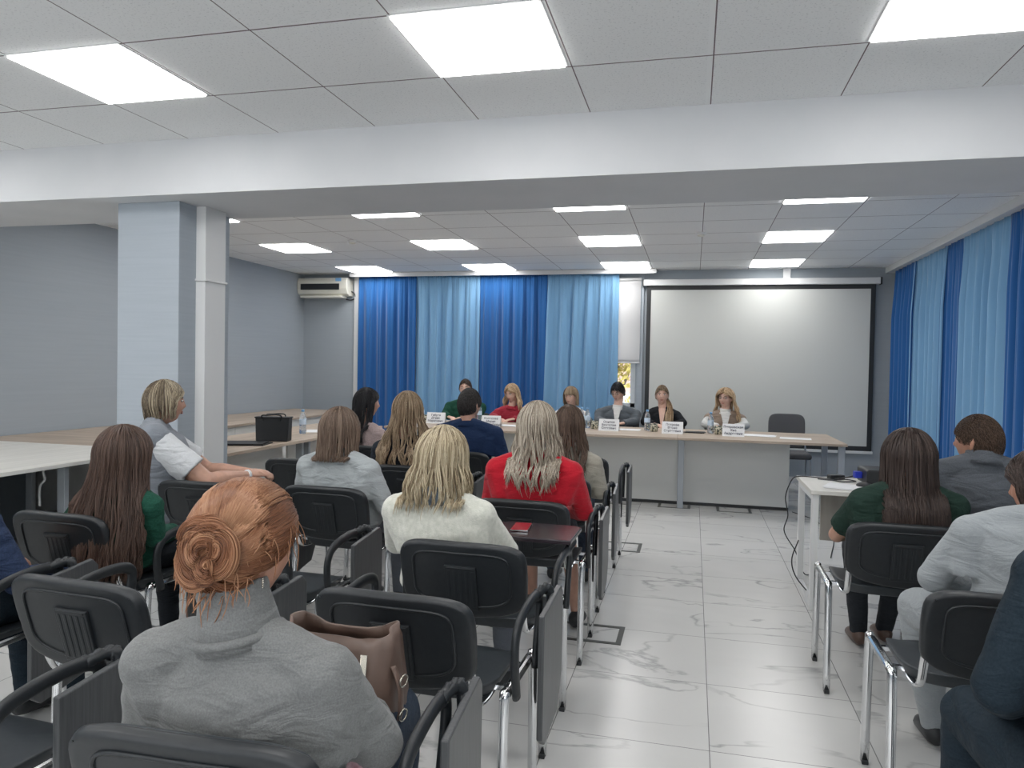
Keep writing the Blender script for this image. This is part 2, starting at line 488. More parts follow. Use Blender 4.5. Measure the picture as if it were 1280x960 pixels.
# ------------------------------------------------------------------ air conditioner
ac = empty('air_conditioner', (-5.30, YB, 2.53), 0, 'cream wall mounted air conditioner high in the far left corner', 'air conditioner')
bm = bmesh.new()
prof = [(0, -.12), (-.13, -.125), (-.19, -.09), (-.215, -.02), (-.215, .09), (-.19, .14), (0, .145)]
for s, x in ((0, -.40), (1, .40)):
    pass
va = [bm.verts.new((-.40, y, z)) for y, z in prof]; vb = [bm.verts.new((.40, y, z)) for y, z in prof]
for i in range(len(prof)):
    j = (i+1) % len(prof); bm.faces.new((va[i], va[j], vb[j], vb[i]))
bm.faces.new(va); bm.faces.new(vb[::-1])
obj('casing', bm, MT['ac'], ac, bevel=.012, seg=3)
obj('intake_grille', B((-.34, .28, -.222, -.2, -.035, .052)), MT['black'], ac, bevel=.004)
obj('louvre', B((-.33, .33, -.245, -.06, -.152, -.125)), MT['ac'], ac, bevel=.006)
obj('energy_sticker', B((.22, .31, -.218, -.214, .085, .132)), MT['cap'], ac)
bm = bmesh.new(); tube(bm, bez([(.40, -.06, -.05), (.44, -.05, -.08), (.45, -.04, -.14), (.38, -.03, -.17), (.30, -.03, -.16)]), .009, 8); obj('hose', bm, MT['black'], ac, smooth=True)

# ------------------------------------------------------------------ projection screen
ps = empty('projection_screen', (.77, YB-.062, 2.56), 0, 'large pull-down projection screen with black border on the back wall', 'projection screen')
obj('case', B((-1.44, 1.44, -.05, .05, -.035, .045)), MT['white'], ps, bevel=.008)
obj('end_cap', B((-1.455, -1.44, -.052, .052, -.04, .048)), MT['black'], ps)
obj('end_cap', B((1.44, 1.455, -.052, .052, -.04, .048)), MT['black'], ps)
W, T0, Bz = 1.395, -.035, -2.11
obj('black_border', B((-W, -W+.055, -.004, 0, Bz, T0), (W-.055, W, -.004, 0, Bz, T0), (-W+.055, W-.055, -.004, 0, T0-.055, T0), (-W+.055, W-.055, -.004, 0, Bz, Bz+.06)), MT['black'], ps)
obj('screen_cloth', B((-W+.05, W-.05, -.002, 0.001, Bz+.05, T0-.05)), MT['screen'], ps)
obj('weight_bar', B((-1.41, 1.41, -.015, .015, Bz-.035, Bz)), MT['white'], ps, bevel=.004)
o = obj('cable_trunking', B((1.08, 1.17, YB-.04, YB, 2.60, CEIL)), MT['white'], bevel=.003)
tag(o, 'short white cable trunking between ceiling and screen case', 'trunking')

# ------------------------------------------------------------------ curtains
def curtain(name, label, x0, x1, z0, z1, m, place, amp=.048, waves=None, seed=0, flare=0.0, parent=None):
    """pleated sheet along local x, hanging down; place(x, d, z) -> world"""
    rnd = random.Random(seed)
    Lx = x1-x0
    nu = int(Lx/.0075); nv = 46
    waves = waves or Lx/.085
    ph = [rnd.uniform(0, 6.28) for _ in range(6)]
    fr = [rnd.uniform(.7, 1.3) for _ in range(4)]
    bm = bmesh.new()
    g = []
    for j in range(nv+1):
        v = (j/nv)**1.0
        z = z1 + (z0-z1)*v
        row_ = []
        for i in range(nu+1):
            u = i/nu
            a = 2*math.pi*waves*(u + .012*math.sin(2*math.pi*2.3*u+ph[0]) + .008*math.sin(2*math.pi*5.1*u+ph[1]+v*1.2))
            big = math.sin(a*.5+ph[2]+.5*math.sin(a*.13+ph[3]))
            d = amp*(.15+.85*min(1, v*4+.1))*(.62*big + .38*math.sin(a+ph[3])*(1-.4*v))
            top = .006*math.sin(2*math.pi*Lx/.032*u+ph[4])*max(0, 1-v*7)
            xx = x0 + Lx*u + flare*(u-.0)*0 - flare*v*(1-u)
            xx += .012*math.sin(a*.5+ph[5])*v
            row_.append(bm.verts.new(place(xx, d+top, z)))
        g.append(row_)
    for j in range(nv):
        for i in range(nu):
            bm.faces.new((g[j][i], g[j][i+1], g[j+1][i+1], g[j+1][i]))
    o = obj(name, bm, m, parent, smooth=True)
    md = o.modifiers.new('s', 'SOLIDIFY'); md.thickness = .003
    tag(o, label, 'curtain')
    return o
YC = YB-.11
far = lambda x, d, z: (x, YC+d*.9, z)
curtain('curtain', 'royal blue curtain at far left, beside the air conditioner', -4.76, -3.86, .05, 2.69, MT['cdark'], far, seed=1)
curtain('curtain', 'pale blue curtain behind the man in the green shirt', -3.86, -2.92, .05, 2.69, MT['clight'], far, seed=2)
curtain('curtain', 'royal blue curtain behind the woman in the red shirt', -2.92, -1.96, .05, 2.69, MT['cdark'], far, seed=3)
curtain('curtain', 'pale blue curtain left of the roller blind', -1.96, -.99, .05, 2.69, MT['clight'], far, seed=4, flare=.05)
XC = 2.36
rightw = lambda y, d, z: (XC+d, y, z)
ys = [(8.95, 9.80, 'cdark', 'royal blue curtain on right wall beside the screen corner'),
      (7.95, 8.95, 'clight', 'pale blue curtain on right wall, the farther pale one'),
      (7.50, 7.95, 'cdark', 'narrow royal blue curtain strip between the pale ones on right wall'),
      (6.45, 7.50, 'clight', 'pale blue curtain on right wall, the nearer pale one'),
      (4.60, 6.45, 'cdark', 'royal blue curtain on right wall at right edge of view')]
for k, (a, b, c, lb) in enumerate(ys):
    curtain('curtain', lb, a-.025, b+.025, .05, 2.67, MT[c], rightw, seed=20+k, amp=.05)

# ------------------------------------------------------------------ outside the window
for k, (x, y, r, s) in enumerate(((-1.45, 14.5, .6, 1), (1.2, 18.0, .6, 2), (-3.6, 20.5, .7, 3))):
    t = empty('garden_tree', (x, y, -1), 0, ('yellowing tree just outside the window', 'yellowing tree farther outside, right', 'yellowing tree farther outside, left')[k], 'tree')
    bm = bmesh.new(); tube(bm, bez([(0, 0, 0), (.05, 0, 1.2), (-.05, .05, 2.2), (.08, 0, 3.2)], 5), [.09-.004*i for i in range(16)], 8); tube(bm, [(0, 0, 1.8), (.35, .1, 2.7)], [.04, .015], 6); tube(bm, [(0, 0, 2.0), (-.4, .1, 2.9)], [.04, .015], 6)
    obj('trunk', bm, MT['bark'], t, smooth=True)
    rnd = random.Random(s); bm = bmesh.new()
    for i in range(1400):
        a = rnd.gauss(0, .5)*r*1.5; b_ = rnd.gauss(0, .5)*r; c = 2.7+rnd.gauss(0, .45)
        n_ = Vector((rnd.gauss(0, 1), rnd.gauss(0, 1), rnd.gauss(0, 1))).normalized(); p = Vector((a, b_, c)); q = n_.orthogonal()*.05; w = n_.cross(q).normalized()*.03
        bm.faces.new([bm.verts.new(p+q), bm.verts.new(p+w), bm.verts.new(p-q), bm.verts.new(p-w)])
    obj('foliage', bm, MT['leafy'], t)
fb = empty('street_building', (-1, 26, -3), 0, 'pinkish building far outside the window', 'building')
obj('facade', B((-9, 9, 0, 6, 0, 5.0)), MT['facade'], fb)
for k in range(8):
    obj('window', B((-8+2.1*k, -7+2.1*k, -.05, .02, 2.2, 3.6)), MT['white'], fb)
o = obj('garden_lawn', B((-20, 20, YB+.4, 40, -3.1, -3)), mat('grass', (.10, .13, .05), .9)); tag(o, 'green lawn outside below the window', 'lawn')

# ------------------------------------------------------------------ conference chairs
def rounded_panel(bm, W, H, zc_fn, y_fn, th, rad=.075, nx=22, nz=14, bulge=.05, inset=0.0, back=0):
    """curved backrest shell: superellipse outline with bulging bottom; y_fn(x,z) gives front surface"""
    pts = []
    grid = []
    for j in range(nz+1):
        v = -1+2*j/nz
        row_ = []
        for i in range(nx+1):
            u = -1+2*i/nx
            # map square to rounded rect
            k = 9.0 if v > 0 else 7.0
            m_ = max(abs(u), abs(v), 1e-6)
            q_ = 5.0 if v > 0 else 9.0; l_ = max(1e-6, (abs(u/m_)**q_+abs(v/m_)**q_)**(1/q_))
            x = u/l_*W*(1.0 if v > 0 else 1+.03*v)
            zz = v/l_
            z = zz*H - (bulge*(1-u*u) if v < 0 else 0)*(-min(v, 0))
            row_.append((x, z))
        grid.append(row_)
    fr = [[bm.verts.new((x, y_fn(x, z), z)) for x, z in r] for r in grid]
    bk = [[bm.verts.new((x*.985, y_fn(x, z)-th, z*.985)) for x, z in r] for r in grid]
    for G, fl in ((fr, 0), (bk, 1)):
        for j in range(nz):
            for i in range(nx):
                f = (G[j][i], G[j][i+1], G[j+1][i+1], G[j+1][i])
                bm.faces.new(f if fl == 0 else f[::-1])
    for j in range(nz):
        bm.faces.new((fr[j][0], fr[j+1][0], bk[j+1][0], bk[j][0])); bm.faces.new((fr[j+1][nx], fr[j][nx], bk[j][nx], bk[j+1][nx]))
    for i in range(nx):
        bm.faces.new((fr[0][i+1], fr[0][i], bk[0][i], bk[0][i+1])); bm.faces.new((fr[nz][i], fr[nz][i+1], bk[nz][i+1], bk[nz][i]))

def make_chair(arms=True, tablet='down'):
    t = empty('conference_chair', (0, 0, 0))
    # backrest: pivot by lean
    lean = .27
    def yf(x, z):   # concave around the sitter
        return .16*x*x*1.0
    R = Matrix.Rotation(lean, 3, 'X')
    off = Vector((0, -.325, .685))
    def xf(bm):
        for v in bm.verts: v.co = R @ v.co + off
    bm = bmesh.new(); rounded_panel(bm, .235, .126, None, yf, .030, bulge=.04); xf(bm)
    br = obj('backrest', bm, MT['chair'], t, smooth=True, bevel=.010, seg=3)
    bm = bmesh.new(); rounded_panel(bm, .222, .115, None, lambda x, z: yf(x, z)+.014, .02, bulge=.035); xf(bm)
    obj('cushion', bm, MT['seat'], br, smooth=True, bevel=.008, seg=3)
    # raised rim and ribbed vent on the rear
    bm = bmesh.new()
    def ring(w, h, dz, r, yy, zb=-.02):
        pts = []
        n = 40
        for k in range(n+1):
            a = 2*math.pi*k/n
            c, s = math.cos(a), math.sin(a)
            x = math.copysign(abs(c)**.35, c)*w; z = math.copysign(abs(s)**.35, s)*h+dz - (.025*(1-(x/w)**2) if s < 0 else 0)
            pts.append((x, yf(x, z)+yy, z))
        tube(bm, pts, r, 6, side=(0, 1, 0), caps=False)
    ring(.178, .092, 0, .0045, -.031)
    xf(bm); obj('rear_rim', bm, MT['chair'], br, smooth=True)
    bm = bmesh.new()
    box(bm, -.058, .058, -.0385, -.026, -.125, .045)
    for k in range(5):
        x = -.044+.022*k; box(bm, x-.006, x+.006, -.040, -.034, -.112, .030)
    box(bm, -.050, .050, -.041, -.034, .034, .041)
    xf(bm); obj('vent', bm, MT['chair'], br, bevel=.0025)
    # seat
    bm = bmesh.new()
    nx, nz = 22, 18
    g = []
    for th, ins in ((0, 0), (-.045, .02)):
        G = []
        for j in range(nz+1):
            v = -1+2*j/nz; r_ = []
            for i in range(nx+1):
                u = -1+2*i/nx; m_ = max(abs(u), abs(v), 1e-6); l_ = max(1e-6, (abs(u/m_)**4+abs(v/m_)**4)**.25)
                x = u/l_*(.235-ins); y = v/l_*(.205-ins)
                z = .495+th - (.016*max(0, v)**3*4*.5 if th == 0 else 0) - (.012*(1-u*u)*(1-v*v) if th == 0 else 0)
                r_.append(bm.verts.new((x, y, z)))
            G.append(r_)
        g.append(G)
    for q, G in enumerate(g):
        for j in range(nz):
            for i in range(nx):
                f = (G[j][i], G[j][i+1], G[j+1][i+1], G[j+1][i]); bm.faces.new(f if q == 0 else f[::-1])
    A, C = g
    for j in range(nz):
        bm.faces.new((A[j][0], A[j+1][0], C[j+1][0], C[j][0])); bm.faces.new((A[j+1][nx], A[j][nx], C[j][nx], C[j+1][nx]))
    for i in range(nx):
        bm.faces.new((A[0][i+1], A[0][i], C[0][i], C[0][i+1])); bm.faces.new((A[nz][i], A[nz][i+1], C[nz][i+1], C[nz][i]))
    obj('seat', bm, MT['seat'], t, smooth=True, bevel=.008, seg=3)
    rr = (.0155, .0125)
    for s in (-1, 1):
        bm = bmesh.new()
        pr = bez([(s*.268, -.10, .477), (s*.268, -.15, .472), (s*.268, -.172, .44), (s*.268, -.19, .012)], 6)
        tube(bm, pr, [rr]*len(pr), 12, side=(1, 0, 0)); lg = obj('leg', bm, MT['chrome'], t, smooth=True)
        obj('rubber_foot', B((s*.268-.011, s*.268+.011, -.208, -.172, 0, .016)), MT['black'], lg, bevel=.002)
        bm = bmesh.new()
        pr = bez([(s*.268, .10, .477), (s*.268, .148, .472), (s*.268, .170, .44), (s*.268, .19, .012)], 6)
        tube(bm, pr, [rr]*len(pr), 12, side=(1, 0, 0)); lg = obj('leg', bm, MT['chrome'], t, smooth=True)
        obj('rubber_foot', B((s*.268-.011, s*.268+.011, .172, .208, 0, .016)), MT['black'], lg, bevel=.002)
        bm = bmesh.new()
        tube(bm, [(s*.268, -.11, .477), (s*.268, .11, .477)], [rr]*2, 12, side=(1, 0, 0))
        box(bm, min(s*.20, s*.262), max(s*.20, s*.262), .07, .09, .458, .472); box(bm, min(s*.20, s*.262), max(s*.20, s*.262), -.10, -.08, .458, .472)
        obj('side_rail', bm, MT['chrome'], t, smooth=False)
        bm = bmesh.new()
        pr = bez([(s*.205, -.05, .452), (s*.205, -.16, .450), (s*.205, -.235, .475), (s*.205, -.275, .56), (s*.205, -.32, .68)], 6)
        tube(bm, pr, [(.013, .007)]*len(pr), 10, side=(1, 0, 0)); obj('back_post', bm, MT['chrome'], t, smooth=True)
        if arms:
            bm = bmesh.new()
            X = s*.292
            pr = bez([(X, -.125, .455), (X, -.150, .56), (X, -.142, .635), (X, -.085, .675), (X, .05, .690), (X, .135, .672), (X, .140, .61), (X, .115, .53), (X, .10, .455)], 6)
            tube(bm, pr, [(.012, .019)]*len(pr), 12, side=(1, 0, 0)); arm = obj('armrest', bm, MT['chair'], t, smooth=True)
    if arms and tablet:
        tb = None
        outl = [(-.02, 0), (.235, 0), (.262, -.03), (.262, -.30), (.20, -.40), (.02, -.415), (-.02, -.38)]
        bm = bmesh.new()
        if tablet == 'down':
            xx = .328
            mk = lambda y, z, e: Vector((xx+e+z*.10*0-.04*z*0, y+.0, .675+z+.10*(y-.1)))
            ve = [bm.verts.new(mk(y, z, 0)) for y, z in outl]; vf = [bm.verts.new(mk(y, z, .019)) for y, z in outl]
        else:
            # swung over the lap, lying flat
            mk = lambda y, z, e: Vector((.315+z*1.05, (.06+y), .722+e))
            ve = [bm.verts.new(mk(y, z, 0)) for y, z in outl]; vf = [bm.verts.new(mk(y, z, .018)) for y, z in outl]
        n = len(outl)
        for i in range(n):
            j = (i+1) % n; bm.faces.new((ve[i], ve[j], vf[j], vf[i]))
        bm.faces.new(ve[::-1]); bm.faces.new(vf)
        tb = obj('writing_tablet', bm, MT['tablet'] if tablet == 'down' else MT['tablet2'], t, bevel=.004)
        bm = bmesh.new()
        if tablet == 'down':
            pr = bez([(.292, .10, .688), (.305, .15, .695), (.32, .17, .685), (.326, .17, .62)], 5)
        else:
            pr = bez([(.292, .10, .690), (.305, .15, .712), (.28, .17, .718), (.20, .17, .718)], 5)
        tube(bm, pr, .015, 10)
        for k in range(0, len(pr), 3):
            tube(bm, [pr[k]-Vector((.006, 0, 0)), pr[k]+Vector((.006, 0, 0))], .019, 10, side=(0, 1, 0))
        obj('hinge', bm, MT['chair'], t, smooth=True)
    return t
CH_T = make_chair(True, 'down')
CH_O = make_chair(True, 'open')
CH_N = make_chair(False, None)
used = set()
def place(proto, x, y, rz, label, group='black conference chairs'):
    if proto.name in used: o = copy_tree(proto)
    else: o = proto; used.add(proto.name)
    o.location = (x, y, 0); o.rotation_euler = (0, 0, rz)
    tag(o, label, 'chair', group)
    return o
CX_A, CX_B, CX_C = -.785, -1.69, -2.45
place(CH_T, CX_A-.02, 1.39, .04, 'black tablet-arm chair the woman with the red hair bun sits on')
place(CH_T, CX_A+.02, 2.19, -.03, 'empty black tablet-arm chair right behind the white sweater woman')
place(CH_O, CX_A+.02, 2.79, -.02, 'black chair with its writing tablet open and a red phone on it')
place(CH_T, CX_A+.02, 3.65, 0, 'black tablet-arm chair the woman in the red jacket sits on')
place(CH_T, CX_A, 4.43, .03, 'black tablet-arm chair the woman in the beige blazer sits on')
place(CH_T, CX_A, 5.42, 0, 'black tablet-arm chair in front of the beige blazer woman, nearest the front table')
place(CH_T, CX_B, 1.36, -.05, 'black tablet-arm chair at bottom left, to the left of the red-haired woman')
place(CH_T, CX_B+.05, 2.04, -.06, 'empty black chair behind the woman with very long brown hair')
place(CH_T, CX_B, 2.80, 0, 'black chair mostly hidden behind the red hair bun')
place(CH_T, CX_B-.08, 3.68, -.02, 'black tablet-arm chair the woman in the grey sweatshirt sits on')
place(CH_T, CX_B, 4.55, 0, 'black tablet-arm chair under the wavy-haired woman in dark jacket')
place(CH_T, CX_B+.06, 5.38, 0, 'black tablet-arm chair the man in the navy suit sits on')
place(CH_T, -2.45, 1.98, 0, 'black chair at the left edge under the person in dark blue')
place(CH_T, CX_C+.02, 2.75, -.03, 'black chair under the woman with very long brown hair')
place(CH_T, CX_C, 3.60, 0, 'black chair the woman in white sleeves and grey vest sits on')
place(CH_T, CX_C, 4.58, 0, 'empty black tablet-arm chair behind the black-haired woman')
place(CH_T, -2.46, 5.46, 0, 'black tablet-arm chair the black-haired woman sits on')
place(CH_N, .875, 3.65, -.02, 'armless black chrome-leg chair under the long-haired woman in dark green top')
place(CH_N, .90, 2.68, -.02, 'armless black chrome-leg chair the woman in pale grey jacket sits on')
place(CH_N, 1.36, 3.98, 0, 'armless black chair the short-haired man in grey denim sits on')
place(CH_N, .93, 1.75, 0, 'armless black chair at bottom right under the person in dark navy')
for x, lb in ((-2.83, 'green shirt man'), (-2.22, 'red shirt woman'), (-1.47, 'blonde bob woman'), (-.88, 'grey jacket man'), (-.32, 'woman with the side ponytail'), (.38, 'woman with long fair hair')):
    place(CH_N, x, 9.03, math.pi, f'black chair behind the front table under the {lb}', 'chairs behind the front table')

# ------------------------------------------------------------------ tables
def desk(name, label, x0, x1, y0, y1, z, topm, panels=(), legs=(), group=None, th=.025, cat='table', legm='steel', lw=.03):
    t = empty(name, ((x0+x1)/2, (y0+y1)/2, 0), 0, label, cat, group)
    cx, cy = (x0+x1)/2, (y0+y1)/2
    obj('tabletop', B((x0-cx, x1-cx, y0-cy, y1-cy, z-th, z)), topm, t, bevel=.003)
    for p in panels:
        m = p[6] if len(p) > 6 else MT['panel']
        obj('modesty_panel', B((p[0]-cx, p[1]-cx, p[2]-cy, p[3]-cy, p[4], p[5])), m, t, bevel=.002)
    for (lx, ly) in legs:
        obj('leg', B((lx-lw-cx, lx+lw-cx, ly-lw*.6-cy, ly+lw*.6-cy, 0, z-th)), MT[legm], t, bevel=.003)
    return t
TZ = .75
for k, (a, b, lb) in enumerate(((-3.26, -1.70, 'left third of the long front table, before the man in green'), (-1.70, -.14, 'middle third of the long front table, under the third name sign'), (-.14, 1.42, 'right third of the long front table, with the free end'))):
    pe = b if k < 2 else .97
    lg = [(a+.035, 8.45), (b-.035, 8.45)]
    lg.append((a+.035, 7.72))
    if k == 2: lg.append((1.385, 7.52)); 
    desk('conference_table', lb, a+.001, b-.001, 7.42, 8.56, TZ, MT['wood'], [(a+.001, pe, 7.93, 7.95, .032, TZ-.03), (a+.001, pe, 7.925, 7.955, 0, .031, MT['black'])], lg, 'front tables')  # second panel is a dark strip along the floor
for k, (a, b, lb) in enumerate(((4.61, 6.0, 'oak side table under the black bag'), (6.0, 7.41, 'oak side table joining the left end of the front table'))):
    desk('conference_table', lb, -4.05, -3.27, a, b-.002, TZ, MT['woody'], [(-3.62, -3.60, a+.04, b-.04, .10, TZ-.03, MT['whitewood'])], [(-3.42, a+.06), (-3.42, b-.06), (-3.98, a+.06), (-3.98, b-.06)], 'oak side tables')
for k, (a, b, lb) in enumerate(((5.52, 6.9, 'oak wall table on the left, nearest behind the column'), (6.9, 8.3, 'oak wall table on the left, middle one along the wall'), (8.3, 9.68, 'oak wall table on the left, in the far corner'))):
    desk('conference_table', lb, -5.68, -4.70, a, b-.002, TZ, MT['woody'], [(-4.76, -4.74, a+.001, b-.003, .10, TZ-.027, MT['whitewood'])], [(-5.6, a+.06), (-5.6, b-.06), (-4.9, a+.06), (-4.9, b-.06)], 'oak wall tables')
desk('conference_table', 'oak table at far left behind the white table', -5.68, -4.10, 4.715, 5.51, TZ, MT['wood'], [(-5.6, -4.2, 5.2, 5.22, .10, TZ-.03, MT['panel'])], [(-5.5, 4.8), (-4.2, 4.8), (-5.5, 5.44), (-4.2, 5.44)])
wt = desk('white_table', 'white table at left edge with metal legs, nearest the viewer', -5.06, -3.86, 3.30, 4.70, TZ, MT['whitewood'], [(-5.0, -4.98, 3.33, 4.66, .05, TZ-.03, MT['panel_dark']), (-4.0, -3.98, 4.42, 4.68, .05, TZ-.03, MT['panel'])], [(-4.02, 3.98), (-4.02, 3.4), (-4.95, 3.4), (-4.95, 4.6)], 'white tables')
bm = bmesh.new(); tube(bm, bez([(.28, .02, .72), (.24, .02, .66), (.25, .02, .60), (.21, .02, .55), (.21, .02, .42)], 5), .008, 6); obj('bracket', bm, MT['white'], wt, smooth=True)
desk('white_table', 'second white table, behind the left edge one', -5.68, -5.075, 2.6, 4.705, TZ, MT['whitewood'], [(-5.15, -5.13, 2.65, 4.66, .05, TZ-.03, MT['panel_dark'])], [(-5.6, 2.7), (-5.6, 4.6)], 'white tables')
desk('white_table', 'third white table, mostly outside the left edge', -5.06, -3.86, 1.8, 3.296, TZ, MT['whitewood'], [(-5.0, -4.98, 1.85, 3.25, .05, TZ-.03, MT['panel_dark'])], [(-4.02, 1.9), (-4.95, 1.9), (-4.02, 3.2), (-4.95, 3.2)], 'white tables')

# side table on the right with white loop legs
RT = empty('side_table', (1.35, 4.94, 0), 0, 'white side table carrying papers and the projector', 'table')
obj('tabletop', B((-.66, .70, -.32, .32, .695, .72)), MT['whitewood'], RT, bevel=.003)
obj('modesty_panel', B((-.56, .62, -.04, -.02, .37, .67)), MT['greige'], RT, bevel=.002)
for sx in (-.63, .62):
    bm = bmesh.new()
    box(bm, sx-.018, sx+.018, -.30, -.24, 0.0, .695); box(bm, sx-.018, sx+.018, .24, .30, 0.0, .695); box(bm, sx-.018, sx+.018, -.24, .24, 0.0, .04); box(bm, sx-.018, sx+.018, -.24, .24, .655, .695)
    obj('leg_frame', bm, MT['white'], RT, bevel=.002)

# ------------------------------------------------------------------ things on the tables
def make_bottle():
    t = empty('water_bottle', (0, 0, 0))
    bm = bmesh.new()
    lathe(bm, [(.026, 0), (.031, .006), (.032, .05), (.030, .07), (.032, .085), (.032, .135), (.028, .165), (.015, .195), (.0125, .20), (.0125, .212)], seg=20)
    obj('bottle_body', bm, MT['water'], t, smooth=True)
    bm = bmesh.new(); lathe(bm, [(.0145, .208), (.0145, .226), (.012, .228)], seg=16); obj('cap', bm, MT['cap'], t, smooth=True)
    bm = bmesh.new(); lathe(bm, [(.0325, .088), (.0328, .089), (.0328, .134), (.0325, .135)], seg=20); obj('label_band', bm, MT['blabel'], t, smooth=True)
    return t
b0 = make_bottle()
for k, (x, y, lb) in enumerate(((-3.11, 8.17, 'water bottle on front table left of the first name sign'), (-2.47, 8.40, 'water bottle left of the woman in the red shirt'), (-2.56, 8.46, 'water bottle just behind the suited man\'s right side, beside another bottle'), (-1.14, 8.17, 'water bottle left of the man in the grey jacket'), (-1.22, 8.26, 'water bottle in front of the blonde bob woman'), (-.48, 8.16, 'water bottle left of the ponytail woman\'s sign'), (.19, 8.08, 'water bottle in front of the long fair-haired woman'), (-3.57, 6.25, 'water bottle standing alone on the oak side table by the bag'))):
    o = b0 if k == 0 else copy_tree(b0)
    o.location = (x, y, TZ); tag(o, lb, 'bottle', 'water bottles')
def make_mug():
    t = empty('mug', (0, 0, 0))
    bm = bmesh.new(); lathe(bm, [(.034, 0), (.040, .004), (.041, .088), (.0385, .088), (.037, .01), (0.0001, .008)], seg=22); obj('mug_body', bm, MT['mug'], t, smooth=True)
    bm = bmesh.new(); tube(bm, bez([(-.040, 0, .075), (-.066, 0, .07), (-.07, 0, .04), (-.040, 0, .02)], 5), .005, 8, side=(0, 1, 0)); obj('handle', bm, MT['mug'], t, smooth=True)
    return t
m0 = make_mug()
for k, (x, y, lb) in enumerate(((-3.02, 8.10, 'patterned mug beside the leftmost bottle on the front table'), (-1.05, 8.10, 'patterned mug left of the grey jacket man\'s sign'), (-.40, 8.04, 'patterned mug before the ponytail woman'), (.27, 8.00, 'patterned mug before the long fair-haired woman'))):
    o = m0 if k == 0 else copy_tree(m0)
    o.location = (x, y, TZ); tag(o, lb, 'mug', 'patterned mugs')

def text(name, s, size, loc, rot, m, parent, sx=1, bold=0):
    cu = bpy.data.curves.new(name, 'FONT'); cu.body = s; cu.size = size; cu.align_x = 'CENTER'; cu.align_y = 'CENTER'; cu.extrude = .0003
    cu.offset = bold
    ob = bpy.data.objects.new(name+'_tmp', cu); COL.objects.link(ob)
    dg = bpy.context.evaluated_depsgraph_get(); me = bpy.data.meshes.new_from_object(ob.evaluated_get(dg))
    bpy.data.objects.remove(ob)
    o = link(name, me, m, parent); o.location = loc; o.rotation_euler = rot; o.scale = (sx, 1, 1)
    return o
signs = [(-2.88, 8.04, .10, 'Габуев\nДенис\nМаратович', 'before the man in the green shirt'),
         (-2.16, 7.83, .02, 'Колесова\nМария\nВладимировна', 'before the woman in the red shirt'),
         (-.87, 7.93, -.02, 'Осипов\nВячеслав\nОлегович', 'before the man in the grey jacket'),
         (-.20, 7.88, -.04, 'Петрова\nВесна\nСергеевна', 'before the ponytail woman in black'),
         (.41, 7.84, -.06, 'Петровская\nЯна\nАндреевна', 'before the long fair-haired woman')]
for x, y, rz, s, lb in signs:
    t = empty('name_sign', (x, y, TZ), rz, f'white folded name sign {lb}', 'name sign', 'name signs on the front table')
    bm = bmesh.new()
    w, h, d = .108, .125, .05
    va = [bm.verts.new((-w, -d, 0)), bm.verts.new((w, -d, 0)), bm.verts.new((w, 0, h)), bm.verts.new((-w, 0, h)), bm.verts.new((-w, d, 0)), bm.verts.new((w, d, 0))]
    bm.faces.new((va[0], va[1], va[2], va[3])); bm.faces.new((va[3], va[2], va[5], va[4]))
    o = obj('card', bm, MT['paper'], t); md = o.modifiers.new('s', 'SOLIDIFY'); md.thickness = .0015
    an = math.atan2(h, d)
    text('lettering', s, .034, (0, -d*.5-.0035, h*.5), (an, 0, 0), MT['ink'], t, bold=.0003)

def sheets(name, label, x, y, z, rz, w=.21, h=.297, n=3, m='paper', cat='paper', th=.001):
    bm = bmesh.new(); rnd = random.Random(int(x*100+y*10))
    for k in range(n):
        a = rnd.uniform(-.12, .12) if k else 0; dx, dy = rnd.uniform(-.02, .02), rnd.uniform(-.02, .02)
        v = box(bm, -w/2, w/2, -h/2, h/2, k*th, k*th+th*.9)
        for q in v:
            X, Y = q.co.x, q.co.y
            q.co.x = X*math.cos(a)-Y*math.sin(a)+dx; q.co.y = X*math.sin(a)+Y*math.cos(a)+dy
    o = obj(name, bm, MT[m]); o.location = (x, y, z); o.rotation_euler = (0, 0, rz); tag(o, label, cat)
    return o
sheets('papers', 'white papers before the woman in the red shirt', -2.0, 8.05, TZ, 1.4, n=6)
sheets('papers', 'white papers before the blonde bob woman', -1.45, 8.2, TZ, 1.5)
sheets('papers', 'white papers before the man in the grey jacket', -.70, 8.15, TZ, 1.5)
sheets('notebook', 'thin dark notebook right of the ponytail woman\'s sign', .02, 8.1, TZ, 1.5, .15, .2, 4, 'bag', 'notebook', .003)
sheets('papers', 'white papers right of the rightmost name sign', .68, 8.02, TZ, 1.3, n=5)
sheets('papers', 'white paper near the free end of the front table', 1.02, 7.86, TZ, 1.45, n=1)
sheets('papers', 'white papers on the oak side table by the bottle', -3.58, 6.55, TZ, .4, n=3)
sheets('papers', 'loose printed papers on the white side table', .96, 4.80, .72, 1.2, n=5)
sheets('laptop', 'closed black laptop on the oak side table before the black bag', -3.50, 5.25, TZ, .25, .34, .24, 2, 'bag', 'laptop', .009)
